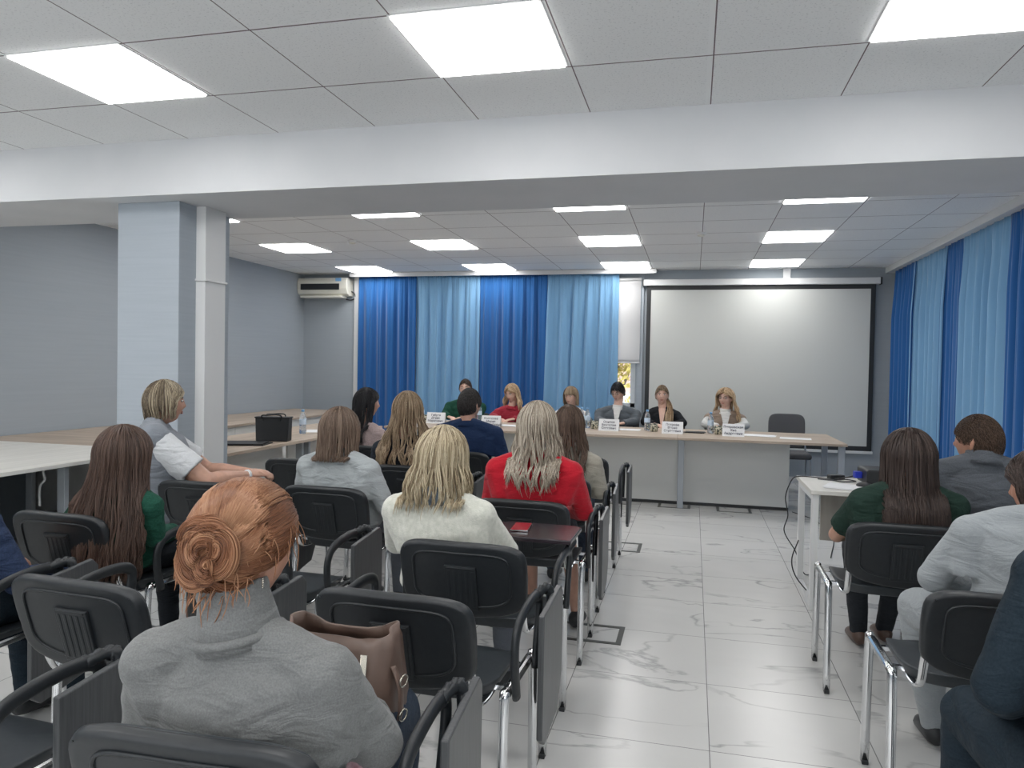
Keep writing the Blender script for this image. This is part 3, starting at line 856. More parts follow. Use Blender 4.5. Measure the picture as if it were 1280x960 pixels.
# projector
pj = empty('projector', (1.20, 5.0, .72), .05, 'black projector on the white side table', 'projector')
obj('body', B((-.16, .16, -.12, .12, .012, .105)), MT['black'], pj, bevel=.012, seg=3)
bm = bmesh.new(); lathe(bm, [(.03, 0), (.03, .03), (.024, .03), (.024, .02), (0.0001, .016)]); o = obj('lens', bm, MT['black'], pj, smooth=True); o.rotation_euler = (-math.pi/2, 0, 0); o.location = (.06, .11, .06)
obj('foot', B((-.13, -.10, -.09, -.06, 0, .014), (.10, .13, -.09, -.06, 0, .014), (-.13, -.10, .06, .09, 0, .014), (.10, .13, .06, .09, 0, .014)), MT['black'], pj)
obj('vga_plug', B((-.205, -.16, -.02, .03, .04, .08)), MT['blue_plastic'], pj, bevel=.004)
ms = bmesh.new(); blob(ms, (0, 0, .004), (.03, .05, .022)); bmesh.ops.bisect_plane(ms, geom=ms.verts[:]+ms.edges[:]+ms.faces[:], plane_co=(0, 0, 0), plane_no=(0, 0, 1), clear_inner=True); bmesh.ops.holes_fill(ms, edges=ms.edges[:])
o = obj('computer_mouse', ms, MT['black'], smooth=True); o.location = (1.03, 4.86, .7265); o.rotation_euler = (0, 0, 1.0); tag(o, 'black computer mouse on papers beside the projector', 'mouse')
def cable(label, pts, r=.004):
    bm = bmesh.new(); tube(bm, bez(pts, 10), r, 6); o = obj('cable', bm, MT['black'], smooth=True); tag(o, label, 'cable')
cable('black cable looping off the left end of the white side table', [(1.0, 5.03, .765), (.92, 5.12, .73), (.80, 5.15, .728), (.70, 5.16, .728), (.655, 5.19, .70), (.62, 5.22, .58), (.64, 5.24, .45), (.62, 5.24, .34), (.70, 5.28, .2), (.78, 5.4, .02), (.9, 5.6, .006)])
cable('thin black cable beside the near leg of the white side table', [(.68, 5.0, .34), (.64, 4.98, .22), (.66, 4.95, .12), (.75, 4.92, .01)])
cable('tangled black cable on top of the white side table', [(.80, 5.10, .726), (.88, 5.06, .728), (.95, 5.12, .73), (1.02, 5.06, .728), (.93, 5.0, .728), (.86, 5.08, .73)])
cable('black cable across the floor past the front table', [(1.0, 7.86, .006), (1.15, 7.5, .006), (1.2, 6.8, .006), (1.05, 6.0, .006)])
o = obj('power_adapter', B((-.05, .05, -.025, .025, 0, .03)), MT['black'], bevel=.005); o.location = (.92, 5.16, .72); o.rotation_euler = (0, 0, .4); tag(o, 'small black power adapter on the white side table', 'power adapter')
# phone
o = empty('phone', (-.685, 2.985, .741), .08, 'red mobile phone lying on the open writing tablet', 'phone')
obj('case', B((-.036, .036, -.07, .07, 0, .009)), MT['phone'], o, bevel=.004)
obj('rim', B((-.037, .037, -.071, -.069, .002, .0075), (-.037, .037, .069, .071, .002, .0075), (-.037, -.035, -.07, .07, .002, .0075), (.035, .037, -.07, .07, .002, .0075)), MT['chrome'], o)
# office chair
oc = empty('office_chair', (1.10, 9.12, 0), math.pi, 'empty grey fabric chair at the free end of the front table', 'chair')
bm = bmesh.new(); rounded_panel(bm, .21, .20, None, lambda x, z: .25*x*x, .045, bulge=.0)
for v in bm.verts: v.co = Matrix.Rotation(.12, 3, 'X') @ v.co + Vector((0, -.22, .72))
obj('backrest', bm, MT['grey_fabric'], oc, smooth=True, bevel=.012, seg=3)
obj('seat', B((-.23, .23, -.20, .24, .42, .49)), MT['grey_fabric'], oc, bevel=.03, seg=4)
for s in (-1, 1):
    bm = bmesh.new(); pr = bez([(s*.22, .22, .01), (s*.22, .20, .41), (s*.22, -.05, .43), (s*.22, -.20, .45), (s*.20, -.26, .70)], 6); tube(bm, pr, .011, 8); obj('side_frame', bm, MT['steel'], oc, smooth=True)
    bm = bmesh.new(); tube(bm, [(s*.22, -.12, .43), (s*.22, -.24, .01)], .011, 8); obj('leg', bm, MT['steel'], oc, smooth=True)
# floor frames
def fframe(label, x0, x1, y0, y1, w=.028):
    o = obj('floor_frame', B((x0, x1, y0, y0+w, 0, .003), (x0, x1, y1-w, y1, 0, .003), (x0, x0+w, y0+w, y1-w, 0, .003), (x1-w, x1, y0+w, y1-w, 0, .003)), MT['frame_dark'])
    tag(o, label, 'floor frame', 'dark rectangular frames on the floor')
fframe('dark rectangular floor frame nearest the viewer, beside the red jacket row', -.78, -.33, 3.76, 4.03)
fframe('dark rectangular floor frame in the middle of the aisle edge', -.83, -.37, 5.72, 6.02)
fframe('dark floor frame under the front table, leftmost', -.92, -.62, 7.72, 8.02)
fframe('dark floor frame under the front table at the metal post', -.33, -.0, 7.70, 8.02)
fframe('dark floor frame under the front table, rightmost', .26, .60, 7.66, 7.98)

# ------------------------------------------------------------------ bags
bg = empty('tote_bag', (-3.46, 5.58, TZ), .22, 'black leather tote bag standing on the oak side table', 'bag')
bm = bmesh.new()
v = box(bm, -.135, .135, -.06, .06, 0, .20)
for q in v:
    if q.co.z > .1: q.co.x *= 1.07; q.co.y *= .8
bmesh.ops.subdivide_edges(bm, edges=bm.edges[:], cuts=3, use_grid_fill=True)
obj('body', bm, MT['bag'], bg, bevel=.008)
for s in (-1, 1):
    bm = bmesh.new(); tube(bm, bez([(-.07, s*.045, .17), (-.085, s*.055, .215), (-.03, s*.075, .222), (.04, s*.07, .226), (.08, s*.055, .215), (.07, s*.045, .17)], 6), .006, 8, side=(0, 1, 0)); obj('strap', bm, MT['bag'], bg, smooth=True)
obj('flap', B((-.15, .15, -.055, .055, .195, .206)), MT['bag'], bg, bevel=.004)

hb = empty('handbag', (-.80, 1.60, .645), .0, 'taupe leather handbag with open top on the lap of the red-haired woman', 'handbag')
def ring_bag(bm, zs, thick=0):
    rings = []
    n = 48
    for z, w, d, lift in zs:
        r_ = []
        for k in range(n):
            a = 2*math.pi*k/n; c, s = math.cos(a), math.sin(a)
            x = math.copysign(abs(c)**.6, c)*w; y = math.copysign(abs(s)**.75, s)*d
            zz = z + lift*(math.cos(a*2)*.5+.5)*1.0 + lift*.35*math.sin(a*3)
            wr = .004*math.sin(a*7+z*40)+.003*math.sin(a*13-z*60)
            r_.append(bm.verts.new((x+wr*c, y+wr*s, zz)))
        rings.append(r_)
    for i in range(len(rings)-1):
        for k in range(n):
            bm.faces.new((rings[i][k], rings[i][(k+1) % n], rings[i+1][(k+1) % n], rings[i+1][k]))
    return rings
bm = bmesh.new()
rg = ring_bag(bm, [(-.125, .09, .055, 0), (-.12, .115, .075, 0), (-.06, .135, .095, 0), (0, .14, .10, 0), (.06, .135, .085, .004), (.10, .128, .062, .014), (.125, .122, .052, .022)])
bm.faces.new(rg[0][::-1])
o = obj('body', bm, MT['brown'], hb, smooth=True); md = o.modifiers.new('s', 'SOLIDIFY'); md.thickness = .006
bm = bmesh.new(); rg = ring_bag(bm, [(.04, .118, .045, .0), (.085, .116, .044, .0)]); bm.faces.new(rg[1]); bm.faces.new(rg[0][::-1])
obj('top_zip_panel', bm, MT['brown'], hb, smooth=False)
obj('zip', B((-.10, .10, -.004, .004, .086, .09)), MT['brown_dark'], hb)
bm = bmesh.new(); box(bm, -.005, .005, -.02, .02, -.002, .002); o = obj('zip_pull', bm, MT['gold'], hb, bevel=.001); o.scale = (1.5, 1.5, 1.5); o.location = (.085, -.085, .078); o.rotation_euler = (1.0, .2, .6)
bm = bmesh.new(); tube(bm, bez([(.13, -.03, .07), (.150, -.04, .03), (.152, -.04, -.02), (.142, -.03, -.06)], 6), [(.011, .004)]*19, 8, side=(0, 1, 0)); obj('side_strap', bm, MT['brown'], hb, smooth=True)
for zc in (.045, -.03):
    bm = bmesh.new()
    pts = [(.158+.002*math.cos(a), -.04+.016*math.cos(a), zc+.012*math.sin(a)) for a in np.linspace(0, 6.283, 17)]
    tube(bm, pts, .0022, 6, caps=False)
    obj('buckle', bm, MT['gold'], hb, smooth=True)
bm = bmesh.new()
pts = [(.035+.017*math.cos(a), -.098, .035+.014*math.sin(a)) for a in np.linspace(0, 6.283, 17)]
tube(bm, pts, .003, 6, caps=False); tube(bm, bez([(.035, -.10, .02), (.045, -.102, 0), (.06, -.10, -.01)], 4), .003, 6); obj('clasp', bm, MT['gold'], hb, smooth=True)

# ------------------------------------------------------------------ people
def bake(bm, name, m, parent, voxel=.008, smooth=4, fold=0.0, seed=0, fdir=(3, 3, 9), trim=None, matfn=None):
    me = bpy.data.meshes.new('tmp'); bmesh.ops.recalc_face_normals(bm, faces=bm.faces); bm.to_mesh(me); bm.free()
    t = bpy.data.objects.new('tmp', me); COL.objects.link(t)
    md = t.modifiers.new('r', 'REMESH'); md.mode = 'VOXEL'; md.voxel_size = voxel
    if smooth:
        sm = t.modifiers.new('s', 'SMOOTH'); sm.factor = .5; sm.iterations = smooth
    dg = bpy.context.evaluated_depsgraph_get(); dg.update()
    out = bpy.data.meshes.new_from_object(t.evaluated_get(dg)); out.name = name
    bpy.data.objects.remove(t); bpy.data.meshes.remove(me)
    n = len(out.vertices)
    co = np.empty(n*3); out.vertices.foreach_get('co', co); co = co.reshape(-1, 3)
    if fold:
        no = np.empty(n*3); out.vertices.foreach_get('normal', no); no = no.reshape(-1, 3)
        r = np.random.RandomState(seed)
        q = co*np.array(fdir)
        wv = sum(np.sin(q @ (r.randn(3)*2.0)+r.rand()*6) for _ in range(3))
        f = np.zeros(n)
        for k in range(5):
            f += (1-np.abs(np.sin(q @ (r.randn(3)*(1.6+k*.8))+wv*.8+r.rand()*6)))*(.9**k)
        f = f/5-.36
        co = co + no*(f*fold*2.2)[:, None]
        out.vertices.foreach_set('co', co.ravel())
    out.polygons.foreach_set('use_smooth', [True]*len(out.polygons))
    if matfn is not None:
        c = np.empty(len(out.polygons)*3); out.polygons.foreach_get('center', c); c = c.reshape(-1, 3)
    o = link(name, out, m, parent)
    if matfn is not None:
        out.polygons.foreach_set('material_index', matfn(c).astype(np.int32))
    return o

def g1(x, s): return np.exp(-(x/s)**2)

def head_mesh(bm, c, R, s=1.0, male=False):
    b = bmesh.new(); bmesh.ops.create_icosphere(b, subdivisions=5, radius=1)
    P = np.array([v.co[:] for v in b.verts])
    x, y, z = P.T
    sm = np.clip(-z, 0, 1)
    X = .074*x*(1-.26*sm**1.3)
    Y = np.where(y > 0, .094*y, .100*y*(1-.42*np.clip(-z-.15, 0, 1)))
    Z = .116*z
    fr = (y > 0)*np.clip(y*2.2, 0, 1)
    Y = Y + fr*(.020*g1(X, .011)*g1(Z+.026, .013) + .012*g1(X, .009)*g1(Z+.004, .022)
                - .010*g1(np.abs(X)-.031, .014)*g1(Z-.008, .012) + .004*g1(Z-.030, .012)*g1(X, .05)
                + .006*g1(X, .020)*g1(Z+.056, .011) - .003*g1(X, .03)*g1(Z+.070, .006) + .009*g1(X, .022)*g1(Z+.096, .016)
                + .005*g1(np.abs(X)-.042, .015)*g1(Z+.025, .018))
    if male: X = X*(1+.06*sm)
    Q = np.stack([X, Y, Z], 1)*s
    for v, q in zip(b.verts, Q): v.co = R @ Vector(q) + c
    me = bpy.data.meshes.new('h'); b.to_mesh(me); b.free(); bm.from_mesh(me); bpy.data.meshes.remove(me)
    for sx in (-1, 1):
        blob(bm, c + R @ Vector((sx*.076*s, -.008*s, -.012*s)), (.007*s, .017*s, .030*s), rot=R @ Matrix.Rotation(sx*.35, 3, 'Z') @ Matrix.Rotation(.2, 3, 'X'))
        blob(bm, c + R @ Vector((sx*.079*s, -.012*s, -.004*s)), (.006*s, .012*s, .018*s), rot=R @ Matrix.Rotation(sx*.5, 3, 'Z'))

def hand(bm, w, d, up, side, s=1.0, curl=.55, spread=1.0):
    """w wrist, d pointing direction, up back-of-hand normal, side: +1 if thumb lies on d x up side"""
    w = Vector(w); d = Vector(d).normalized(); up = Vector(up); up = (up-d*up.dot(d)).normalized(); lat = d.cross(up)*side
    tube(bm, [w-d*.01*s, w+d*.03*s, w+d*.065*s, w+d*.088*s], [(.024*s, .017*s), (.034*s, .016*s), (.039*s, .014*s), (.037*s, .011*s)], 12, side=lat)
    for k, (o, L) in enumerate(((.030, .064), (.010, .074), (-.0105, .068), (-.030, .054))):
        p = w + d*(.082 if k else .080)*s + lat*o*s
        dd = (d + lat*o*1.5*spread).normalized(); pts = [p-dd*.012*s, p]
        a = 0
        for j, f in enumerate((.42, .32, .26)):
            a += curl*(.55 if j == 0 else .8)
            p = p + (dd*math.cos(a) - up*math.sin(a))*L*f*s
            pts.append(p)
        tube(bm, pts, [.0092*s, .0095*s, .0088*s, .0080*s, .0066*s], 8)
    p = w + d*.022*s + lat*.026*s
    a1 = (d*.65+lat*.75-up*.15).normalized(); a2 = (d*.9+lat*.35-up*.25).normalized()
    tube(bm, [p, p+a1*.032*s, p+a1*.032*s+a2*.028*s, p+a1*.032*s+a2*.050*s], [.013*s, .0115*s, .0100*s, .0075*s], 8)

def strands(name, P, rad, tint, m, parent, prof=None):
    """P: (n,k,3) polylines -> one mesh of thin triangular strands"""
    n, k, _ = P.shape
    T = np.gradient(P, axis=1); T /= np.linalg.norm(T, axis=2, keepdims=True)+1e-9
    ref = np.zeros_like(T); ref[..., 0] = .37; ref[..., 1] = .81; ref[..., 2] = .45
    S = np.cross(T, ref); S /= np.linalg.norm(S, axis=2, keepdims=True)+1e-9
    U = np.cross(T, S)
    if prof is None: prof = np.concatenate([[.6], np.ones(k-3), [.75, .25]])
    r = (np.asarray(rad)*np.ones(n))[:, None]*prof[None, :]
    V = np.empty((n, k, 3, 3))
    for j in range(3):
        a = 2*math.pi*j/3
        V[:, :, j] = P + (S*math.cos(a)+U*math.sin(a))*r[..., None]
    verts = V.reshape(-1, 3)
    idx = np.arange(n*k*3).reshape(n, k, 3)
    fs = []
    for j in range(3):
        j2 = (j+1) % 3
        fs.append(np.stack([idx[:, :-1, j], idx[:, :-1, j2], idx[:, 1:, j2], idx[:, 1:, j]], -1).reshape(-1, 4))
    F = np.concatenate(fs)
    me = bpy.data.meshes.new(name)
    me.vertices.add(len(verts)); me.vertices.foreach_set('co', verts.ravel())
    me.loops.add(F.size); me.loops.foreach_set('vertex_index', F.ravel().astype(np.int32))
    me.polygons.add(len(F)); me.polygons.foreach_set('loop_start', np.arange(0, F.size, 4, dtype=np.int32))
    try: me.polygons.foreach_set('loop_total', np.full(len(F), 4, dtype=np.int32))
    except Exception: pass
    me.polygons.foreach_set('use_smooth', [True]*len(F))
    at = me.attributes.new('strand', 'FLOAT', 'POINT')
    at.data.foreach_set('value', np.repeat(tint, k*3).astype(np.float32))
    me.update(); me.validate()
    return link(name, me, m, parent)

def sstep(t): t = np.clip(t, 0, 1); return t*t*(3-2*t)

def hair_long(r, n, A, zend, zvar=.04, op=2.0, spread=1.1, back=-.03, wave=.008, freq=2.0, k=20, cl=.55, nc=60, taper=.25, th_max=1.65, part=0.0, layer=(.95, 1.04), bangs=False, xshift=0.0, inward=0.0):
    A = np.array(A)
    phi0 = r.uniform(-math.pi, math.pi, n)
    th0 = r.uniform(.03, 1.05, n)
    lay = r.uniform(*layer, n)
    pc = np.sort(r.uniform(-op, op, nc)); tc = r.rand(nc); wc = r.uniform(0, 6.28, nc)
    phi1 = np.clip(phi0, -op, op) - np.sign(phi0)*(np.abs(phi0) > op)*r.uniform(0, .35, n)
    ci = np.clip(np.searchsorted(pc, phi1), 0, nc-1)
    zi = zend*(1-taper*(np.abs(phi1)/op)**2) + zvar*r.randn(n)*.6 + zvar*(wc[ci]/6.28-.5)
    t = np.linspace(0, 1, k)
    ta = .36
    P = np.empty((n, k, 3))
    for j, tt in enumerate(t):
        a = min(1, tt/ta)
        th = th0 + (th_max-th0)*a
        ph = phi0 + (phi1-phi0)*sstep(a*1.15)
        ph = ph + (pc[ci]-phi1)*cl*sstep(tt*1.2)
        x = A[0]*lay*np.sin(th)*np.sin(ph) + part*(1-a)
        y = -A[1]*lay*np.sin(th)*np.cos(ph)
        z = A[2]*lay*np.cos(th)
        d = max(0, (tt-ta)/(1-ta))
        x = x*(1+(spread-1)*sstep(d*1.2)) + xshift*d
        y = y*(1-inward*d) + back*sstep(d*1.1)
        x = x + wave*np.sin(freq*6.28*d*np.abs(zi)/.3+wc[ci])*(.25+d) + .0025*np.sin(9*tt+phi0*40)
        y = y + wave*.7*np.cos(freq*6.28*d*np.abs(zi)/.3+wc[ci]*1.7)*(.25+d)
        z = z + (zi-z)*d
        P[:, j] = np.stack([x, y, z], 1)
    tint = np.clip(.32*tc[ci]+.68*r.rand(n)+.1*(phi0*0), 0, 1)
    if bangs:
        m_ = int(n*.12); q = P[:m_].copy()
        xx = r.uniform(-.055, .055, m_)
        for j, tt in enumerate(t):
            th = .1+tt*1.25
            q[:, j] = np.stack([xx*(.3+.7*tt), A[1]*1.03*np.sin(th)*np.sqrt(1-(xx/A[0])**2*.8), A[2]*1.02*np.cos(th)+0*xx], 1)
        P = np.concatenate([P, q]); tint = np.concatenate([tint, r.rand(m_)])
    return P, tint

def scalp_dirs(r, n, line=(.50, -.62)):
    """random directions on the hairy part of the head"""
    D = []
    while len(D) < n:
        v = r.randn(3); v /= np.linalg.norm(v)
        f = (v[1]+1)/2        # 0 back .. 1 front
        lim = line[1] + (line[0]-line[1])*f**1.6
        if abs(v[0]) > .75 and v[1] > -.15: lim = max(lim, -.02)
        if v[2] > lim: D.append(v)
    return np.array(D)

def hair_short(r, n, A, L=.028, k=6, line=(.50, -.62), lift=1.03, droop=.35):
    A = np.array(A); D = scalp_dirs(r, n, line)
    P = np.empty((n, k, 3))
    comb = np.array([.25, -.35, -1.0])
    for j in range(k):
        t = j/(k-1)
        q = D + (comb - D*(D@comb)[:, None])*(t*L/.1) + r.randn(n, 3)*.012*t
        q /= np.linalg.norm(q, axis=1, keepdims=True)
        P[:, j] = q*A*(lift+.03*math.sin(t*3.1)+.03*(1-t)*0)
    return P, r.rand(n)

def hair_updo(r, n, A, bun=(-.16, -.93, -.10), k=16):
    A = np.array(A); b = np.array(bun); b /= np.linalg.norm(b)
    D = scalp_dirs(r, n, (.62, -.80))
    P = np.empty((n, k, 3)); nc = 50
    C = D[:nc]; ci = np.argmax(D@C.T, 1); tc = r.rand(nc)
    sw = .35*np.sign(np.cross(D, b)[:, 2]+1e-6)
    for j in range(k):
        t = j/(k-1)*.93
        q = D*(1-t) + b*t
        q = q + np.cross(D, b)*(.28*math.sin(t*math.pi))[..., None] if False else q + np.cross(D, b)*.22*math.sin(t*math.pi)
        q = q + (C[ci]-D)*.45*t*(1-t)
        q /= np.linalg.norm(q, axis=1, keepdims=True)
        lay = 1.02+.10*math.sin(t*math.pi)+.03*(tc[ci]-.5)
        P[:, j] = q*A*np.asarray(lay)[..., None]
    tint = .6*tc[ci]+.4*r.rand(n)
    # twisted bun
    m_ = n//2; Q = np.empty((m_, k, 3)); c0 = b*A*1.04
    e1 = np.cross(b, (0, 0, 1)); e1 /= np.linalg.norm(e1); e2 = np.cross(e1, b)
    lobe = r.randint(0, 5, m_); lc = np.array([[0, 0], [.020, .012], [-.020, .010], [.012, -.022], [-.014, -.020]])[lobe]
    R0 = r.uniform(.004, .036, m_)*np.array([1.15, 1, 1, .9, .9])[lobe]; a0 = lobe*1.35+r.uniform(-1.3, .6, m_)
    hh = np.array([.016, .011, .009, .008, .012])[lobe]; h = np.sqrt(np.clip(1-(R0/.045)**2, 0, 1))*hh+r.uniform(-.004, .004, m_)
    tb = lobe*.21+np.floor(R0/.007)*.31
    for j in range(k):
        t = j/(k-1); a = a0+t*2.3; rr = R0*(1+.5*t)
        Q[:, j] = c0 + e1*(lc[:, 0]+rr*np.cos(a))[:, None] + e2*(lc[:, 1]+rr*np.sin(a)*1.1)[:, None] + b*(h*(1-.9*t*t)+.004)[:, None]
    # loose ends
    l = 240; S = np.empty((l, k, 3)); dl = scalp_dirs(r, l, (.7, -.85)); tip = r.randn(l, 3)*.35
    for j in range(k):
        t = j/(k-1); q = dl + tip*t*.45; q /= np.linalg.norm(q, axis=1, keepdims=True)
        S[:, j] = q*A*(1.05+.16*t*r.uniform(.2, 1, l)[:, None]) if j == 0 else q*A*(1.05+.14*t)
        S[:, j, 2] -= .035*t*t; S[:, j, 0] += .006*np.sin(5*t+dl[:, 0]*30)*t
    # curls at the nape
    return np.concatenate([P, Q, S]), np.concatenate([tint, np.clip((tb % 1)*.6+.4*r.rand(m_), 0, 1), r.uniform(.5, 1, l)])

HAIRM = {}
def hm(name, *c):
    if name not in HAIRM: HAIRM[name] = hair_mat(name, *c)
    return HAIRM[name]

def person(label, loc, yaw, head, top, legs, hair, sw=.19, sz=.88, bulk=1.0, hyaw=0, hpitch=0, hs=1.0, arms=None, sleeve='long', skin=None,
           group=None, lean=None, collar=None, male=False, voxel=.008, fold=.0028, shoes=None, face=False, seed=1, pel=-.04, knees=None, feet=None, extra=None, neckr=.050, legr=1.0, armr=1.0, skirt=False):
    """head=(x,y,z_top) in person space; sits at seat height .495"""
    r = np.random.RandomState(seed)
    skin = skin or SKIN
    t = empty('person', (loc[0], loc[1], 0), yaw, label, 'person', group)
    hx, hy, ht = head
    hc = Vector((hx, hy, ht-.127*hs))
    R = Matrix.Rotation(hyaw, 3, 'Z') @ Matrix.Rotation(hpitch, 3, 'X')
    ny = hy-.025 if lean is None else lean
    nx = hx*.7
    neck = Vector((nx, ny-.005, sz+.02)); hn = hc + R @ Vector((0, -.022*hs, -.055*hs))
    pv = Vector((0, pel, .575))
    def torso(bm, e):
        b = bulk
        p = [pv+Vector((0, 0, -.055)), pv, pv.lerp(neck, .36), pv.lerp(neck, .66)+Vector((0, .0, 0)), pv.lerp(neck, .86), neck+Vector((0, 0, -.012)), neck+Vector((0, 0, .02))]
        rr = [(.135*b, .10*b), (.170*b, .125*b), (.145*b, .108*b), (.165*b, .118*b), ((sw-.035), .095*b), ((sw*.58), .070), (neckr+.008, neckr+.008)]
        tube(bm, p, [(a+e, c+e) for a, c in rr], 20, side=(1, 0, 0))
        for s in (-1, 1):
            sh = Vector((nx+s*(sw-.03), ny-.005, sz-.035))
            blob(bm, sh, .056*b+e)
            tube(bm, [neck+Vector((s*.02, -.01, .015)), neck.lerp(sh, .55)+Vector((0, 0, .018)), sh+Vector((0, 0, .006))], [neckr*.9+e, .050+e, .048*b+e], 12)
            tube(bm, [sh, Vector((s*sw*.6, ny, sz-.16))], [.055*b+e, .07*b+e], 10)
    A_ = {}
    for s, key in ((-1, 'L'), (1, 'R')):
        d = (arms or {}).get(key) or (Vector((s*(sw+.045), ny+.04, .68)), Vector((s*.12, ny+.27, .640)), Vector((-s*.35, .9, -.12)))
        A_[key] = (s, Vector((nx+s*(sw-.03), ny-.005, sz-.035)), Vector(d[0]), Vector(d[1]), Vector(d[2]).normalized(), (d[3] if len(d) > 3 else (0, 0, 1)), (d[4] if len(d) > 4 else .55))
    def arm(bm, e, frm=0, to=1):
        for key, (s, sh, el, wr, hd, up, cu) in A_.items():
            b = bulk**.7*armr
            up1 = sh.lerp(el, .55)
            if to > 0: tube(bm, [sh, up1, el], [.050*b+e, .044*b+e, .038*b+e], 12)
            if to > 0: blob(bm, el, .039*b+e)
            if to >= 1:
                tube(bm, [el, el.lerp(wr, .35), wr], [.038*b+e, .038*b+e, .026+e*1.1], 12)
    def sleeve_short(bm, e):
        for key, (s, sh, el, wr, hd, up, cu) in A_.items():
            b = bulk**.7*armr; m2 = sh.lerp(el, .72)
            tube(bm, [sh, sh.lerp(el, .4), m2], [.054*b+e, .053*b+e, .055*b+e], 14)
    kn = knees or [Vector((-.105, .36, .545)), Vector((.105, .36, .545))]
    ft = feet or [Vector((-.11, .38, .075)), Vector((.11, .38, .075))]
    kn = [Vector(q) for q in kn]; ft = [Vector(q) for q in ft]
    def legm(bm, e, ank=True, shin=True):
        blob(bm, pv+Vector((0, .0, 0)), (.165*bulk+e, .125*bulk+e, .085+e))
        for s, k_, f_ in ((-1, kn[0], ft[0]), (1, kn[1], ft[1])):
            hp = Vector((s*.085, pel+.01, .572))
            q = legr
            tube(bm, [hp, hp.lerp(k_, .5), k_], [.080*bulk*q+e, .073*bulk*q+e, .056*q+e], 14)
            blob(bm, k_, .056*q+e)
            if shin: tube(bm, [k_, k_.lerp(f_, .35)+Vector((0, -.012, 0)), f_], [.054*q+e, .052*q+e, (.034+e*1.6)], 14)
    bm = bmesh.new()
    head_mesh(bm, hc, R, hs, male)
    tube(bm, [neck+Vector((0, 0, -.03)), neck+Vector((0, .002, .02)), hn, hn+Vector((0, .015, .02))], [neckr+.008, neckr, neckr*.97, neckr*.9], 16)
    torso(bm, -.010); arm(bm, -.004); legm(bm, -.006)
    for key, (s, sh, el, wr, hd, up, cu) in A_.items():
        hand(bm, wr, hd, up, -s, 1.0, cu)
    for f_ in ft:
        tube(bm, [f_+Vector((0, -.03, -.02)), f_+Vector((0, .06, -.035)), f_+Vector((0, .14, -.05))], [(.032, .035), (.036, .028), (.034, .018)], 12, side=(1, 0, 0))
    bake(bm, 'body', skin, t, voxel=min(voxel, .0065), smooth=2)
    # clothes
    if top:
        bm = bmesh.new(); torso(bm, .006)
        if sleeve == 'long': arm(bm, .009)
        elif sleeve == 'short': sleeve_short(bm, .006)
        bake(bm, 'top', top, t, voxel, 4, fold, seed)
        if sleeve == 'long':
            for key, (s, sh, el, wr, hd, up, cu) in A_.items():
                bm = bmesh.new(); dv = (wr-el).normalized(); tube(bm, [wr-dv*.03, wr+dv*.006], [.040, .038], 14)
                obj('cuff', bm, top, t, smooth=True, bevel=.004)
    if collar:
        cm, ch, cr_ = collar
        bm = bmesh.new()
        ax = (hn-neck).normalized()
        a0 = neck+Vector((0, 0, .012))
        tube(bm, [a0-ax*.012, a0+ax*ch*.35, a0+ax*ch*.75, a0+ax*ch], [neckr+cr_+.020, neckr+cr_+.012, neckr+cr_+.004, neckr+cr_+.007], 28)
        if ch > .05:
            e1 = ax.orthogonal().normalized(); e2 = ax.cross(e1); c_ = a0+ax*.006; rr_ = neckr+cr_+.017
            tube(bm, [c_+e1*rr_*math.cos(q)+e2*rr_*math.sin(q) for q in np.linspace(0, 2*math.pi, 33)], .009, 8, caps=False)
        obj('collar', bm, cm, t, smooth=True)
    if legs:
        bm = bmesh.new(); legm(bm, .006, shin=not skirt); bake(bm, 'skirt' if skirt else 'trousers', legs, t, max(voxel, .009), 3, fold, seed+9)
    sm_ = shoes or MT['black']
    for f_ in ft:
        bm = bmesh.new()
        tube(bm, [f_+Vector((0, -.055, -.025)), f_+Vector((0, -.02, -.018)), f_+Vector((0, .05, -.028)), f_+Vector((0, .12, -.042)), f_+Vector((0, .175, -.052))], [(.026, .030), (.038, .045), (.042, .042), (.044, .030), (.028, .018)], 14, side=(1, 0, 0))
        for v in bm.verts: v.co.z = max(v.co.z, .002)
        obj('shoe', bm, sm_, t, smooth=True)
    # hair
    P, tint = hair['P'](r)
    HS = hair.get('scale', 1.0)
    P = P*hs*HS
    Ry = np.array(Matrix.Rotation(hyaw, 3, 'Z')); Rf = np.array(R)
    if hair.get('hang', True):
        # the head part turns with the head; what hangs below only with the yaw
        w = np.clip((P[..., 2]+.12)/.10, 0, 1)[..., None]
        P = (P@Rf.T)*w + (P@Ry.T)*(1-w)
    else:
        P = P@Rf.T
    P = P + np.array(hc)
    if hair.get('hang', True):
        # keep the hanging hair outside the back and shoulders
        q0 = np.array(neck); lowz = P[..., 2] < sz+.03
        cx = (P[..., 0]-nx)
        ydep = ny - .115*bulk*np.sqrt(np.clip(1-(cx/(sw+.02))**2, 0, 1)) - .012
        bdy = np.clip((sz+.03-P[..., 2])/.06, 0, 1)
        lim = ydep + (1-bdy)*.05
        back = P[..., 1] < ny+.02
        P[..., 1] = np.where(lowz & back & (P[..., 1] > lim), lim-(.004+.010*r.rand(P.shape[0])[:, None]), P[..., 1])
    ho = strands('hair', P, hair.get('rad', .0016), tint, hair['m'], t)
    # scalp cap under the strands
    bm = bmesh.new(); b = bmesh.new(); bmesh.ops.create_icosphere(b, subdivisions=4, radius=1)
    ln = hair.get('line', (.50, -.60))
    cpa = hair.get('cap', (.080, .103, .121))
    ks = []
    for v in b.verts:
        f = (v.co.y+1)/2; lim = ln[1]+(ln[0]-ln[1])*f**1.6
        if abs(v.co.x) > .75 and v.co.y > -.15: lim = max(lim, -.02)
        if v.co.z < lim: ks.append(v)
        v.co = hc + R @ Vector((v.co.x*cpa[0], v.co.y*cpa[1], v.co.z*cpa[2]))*hs
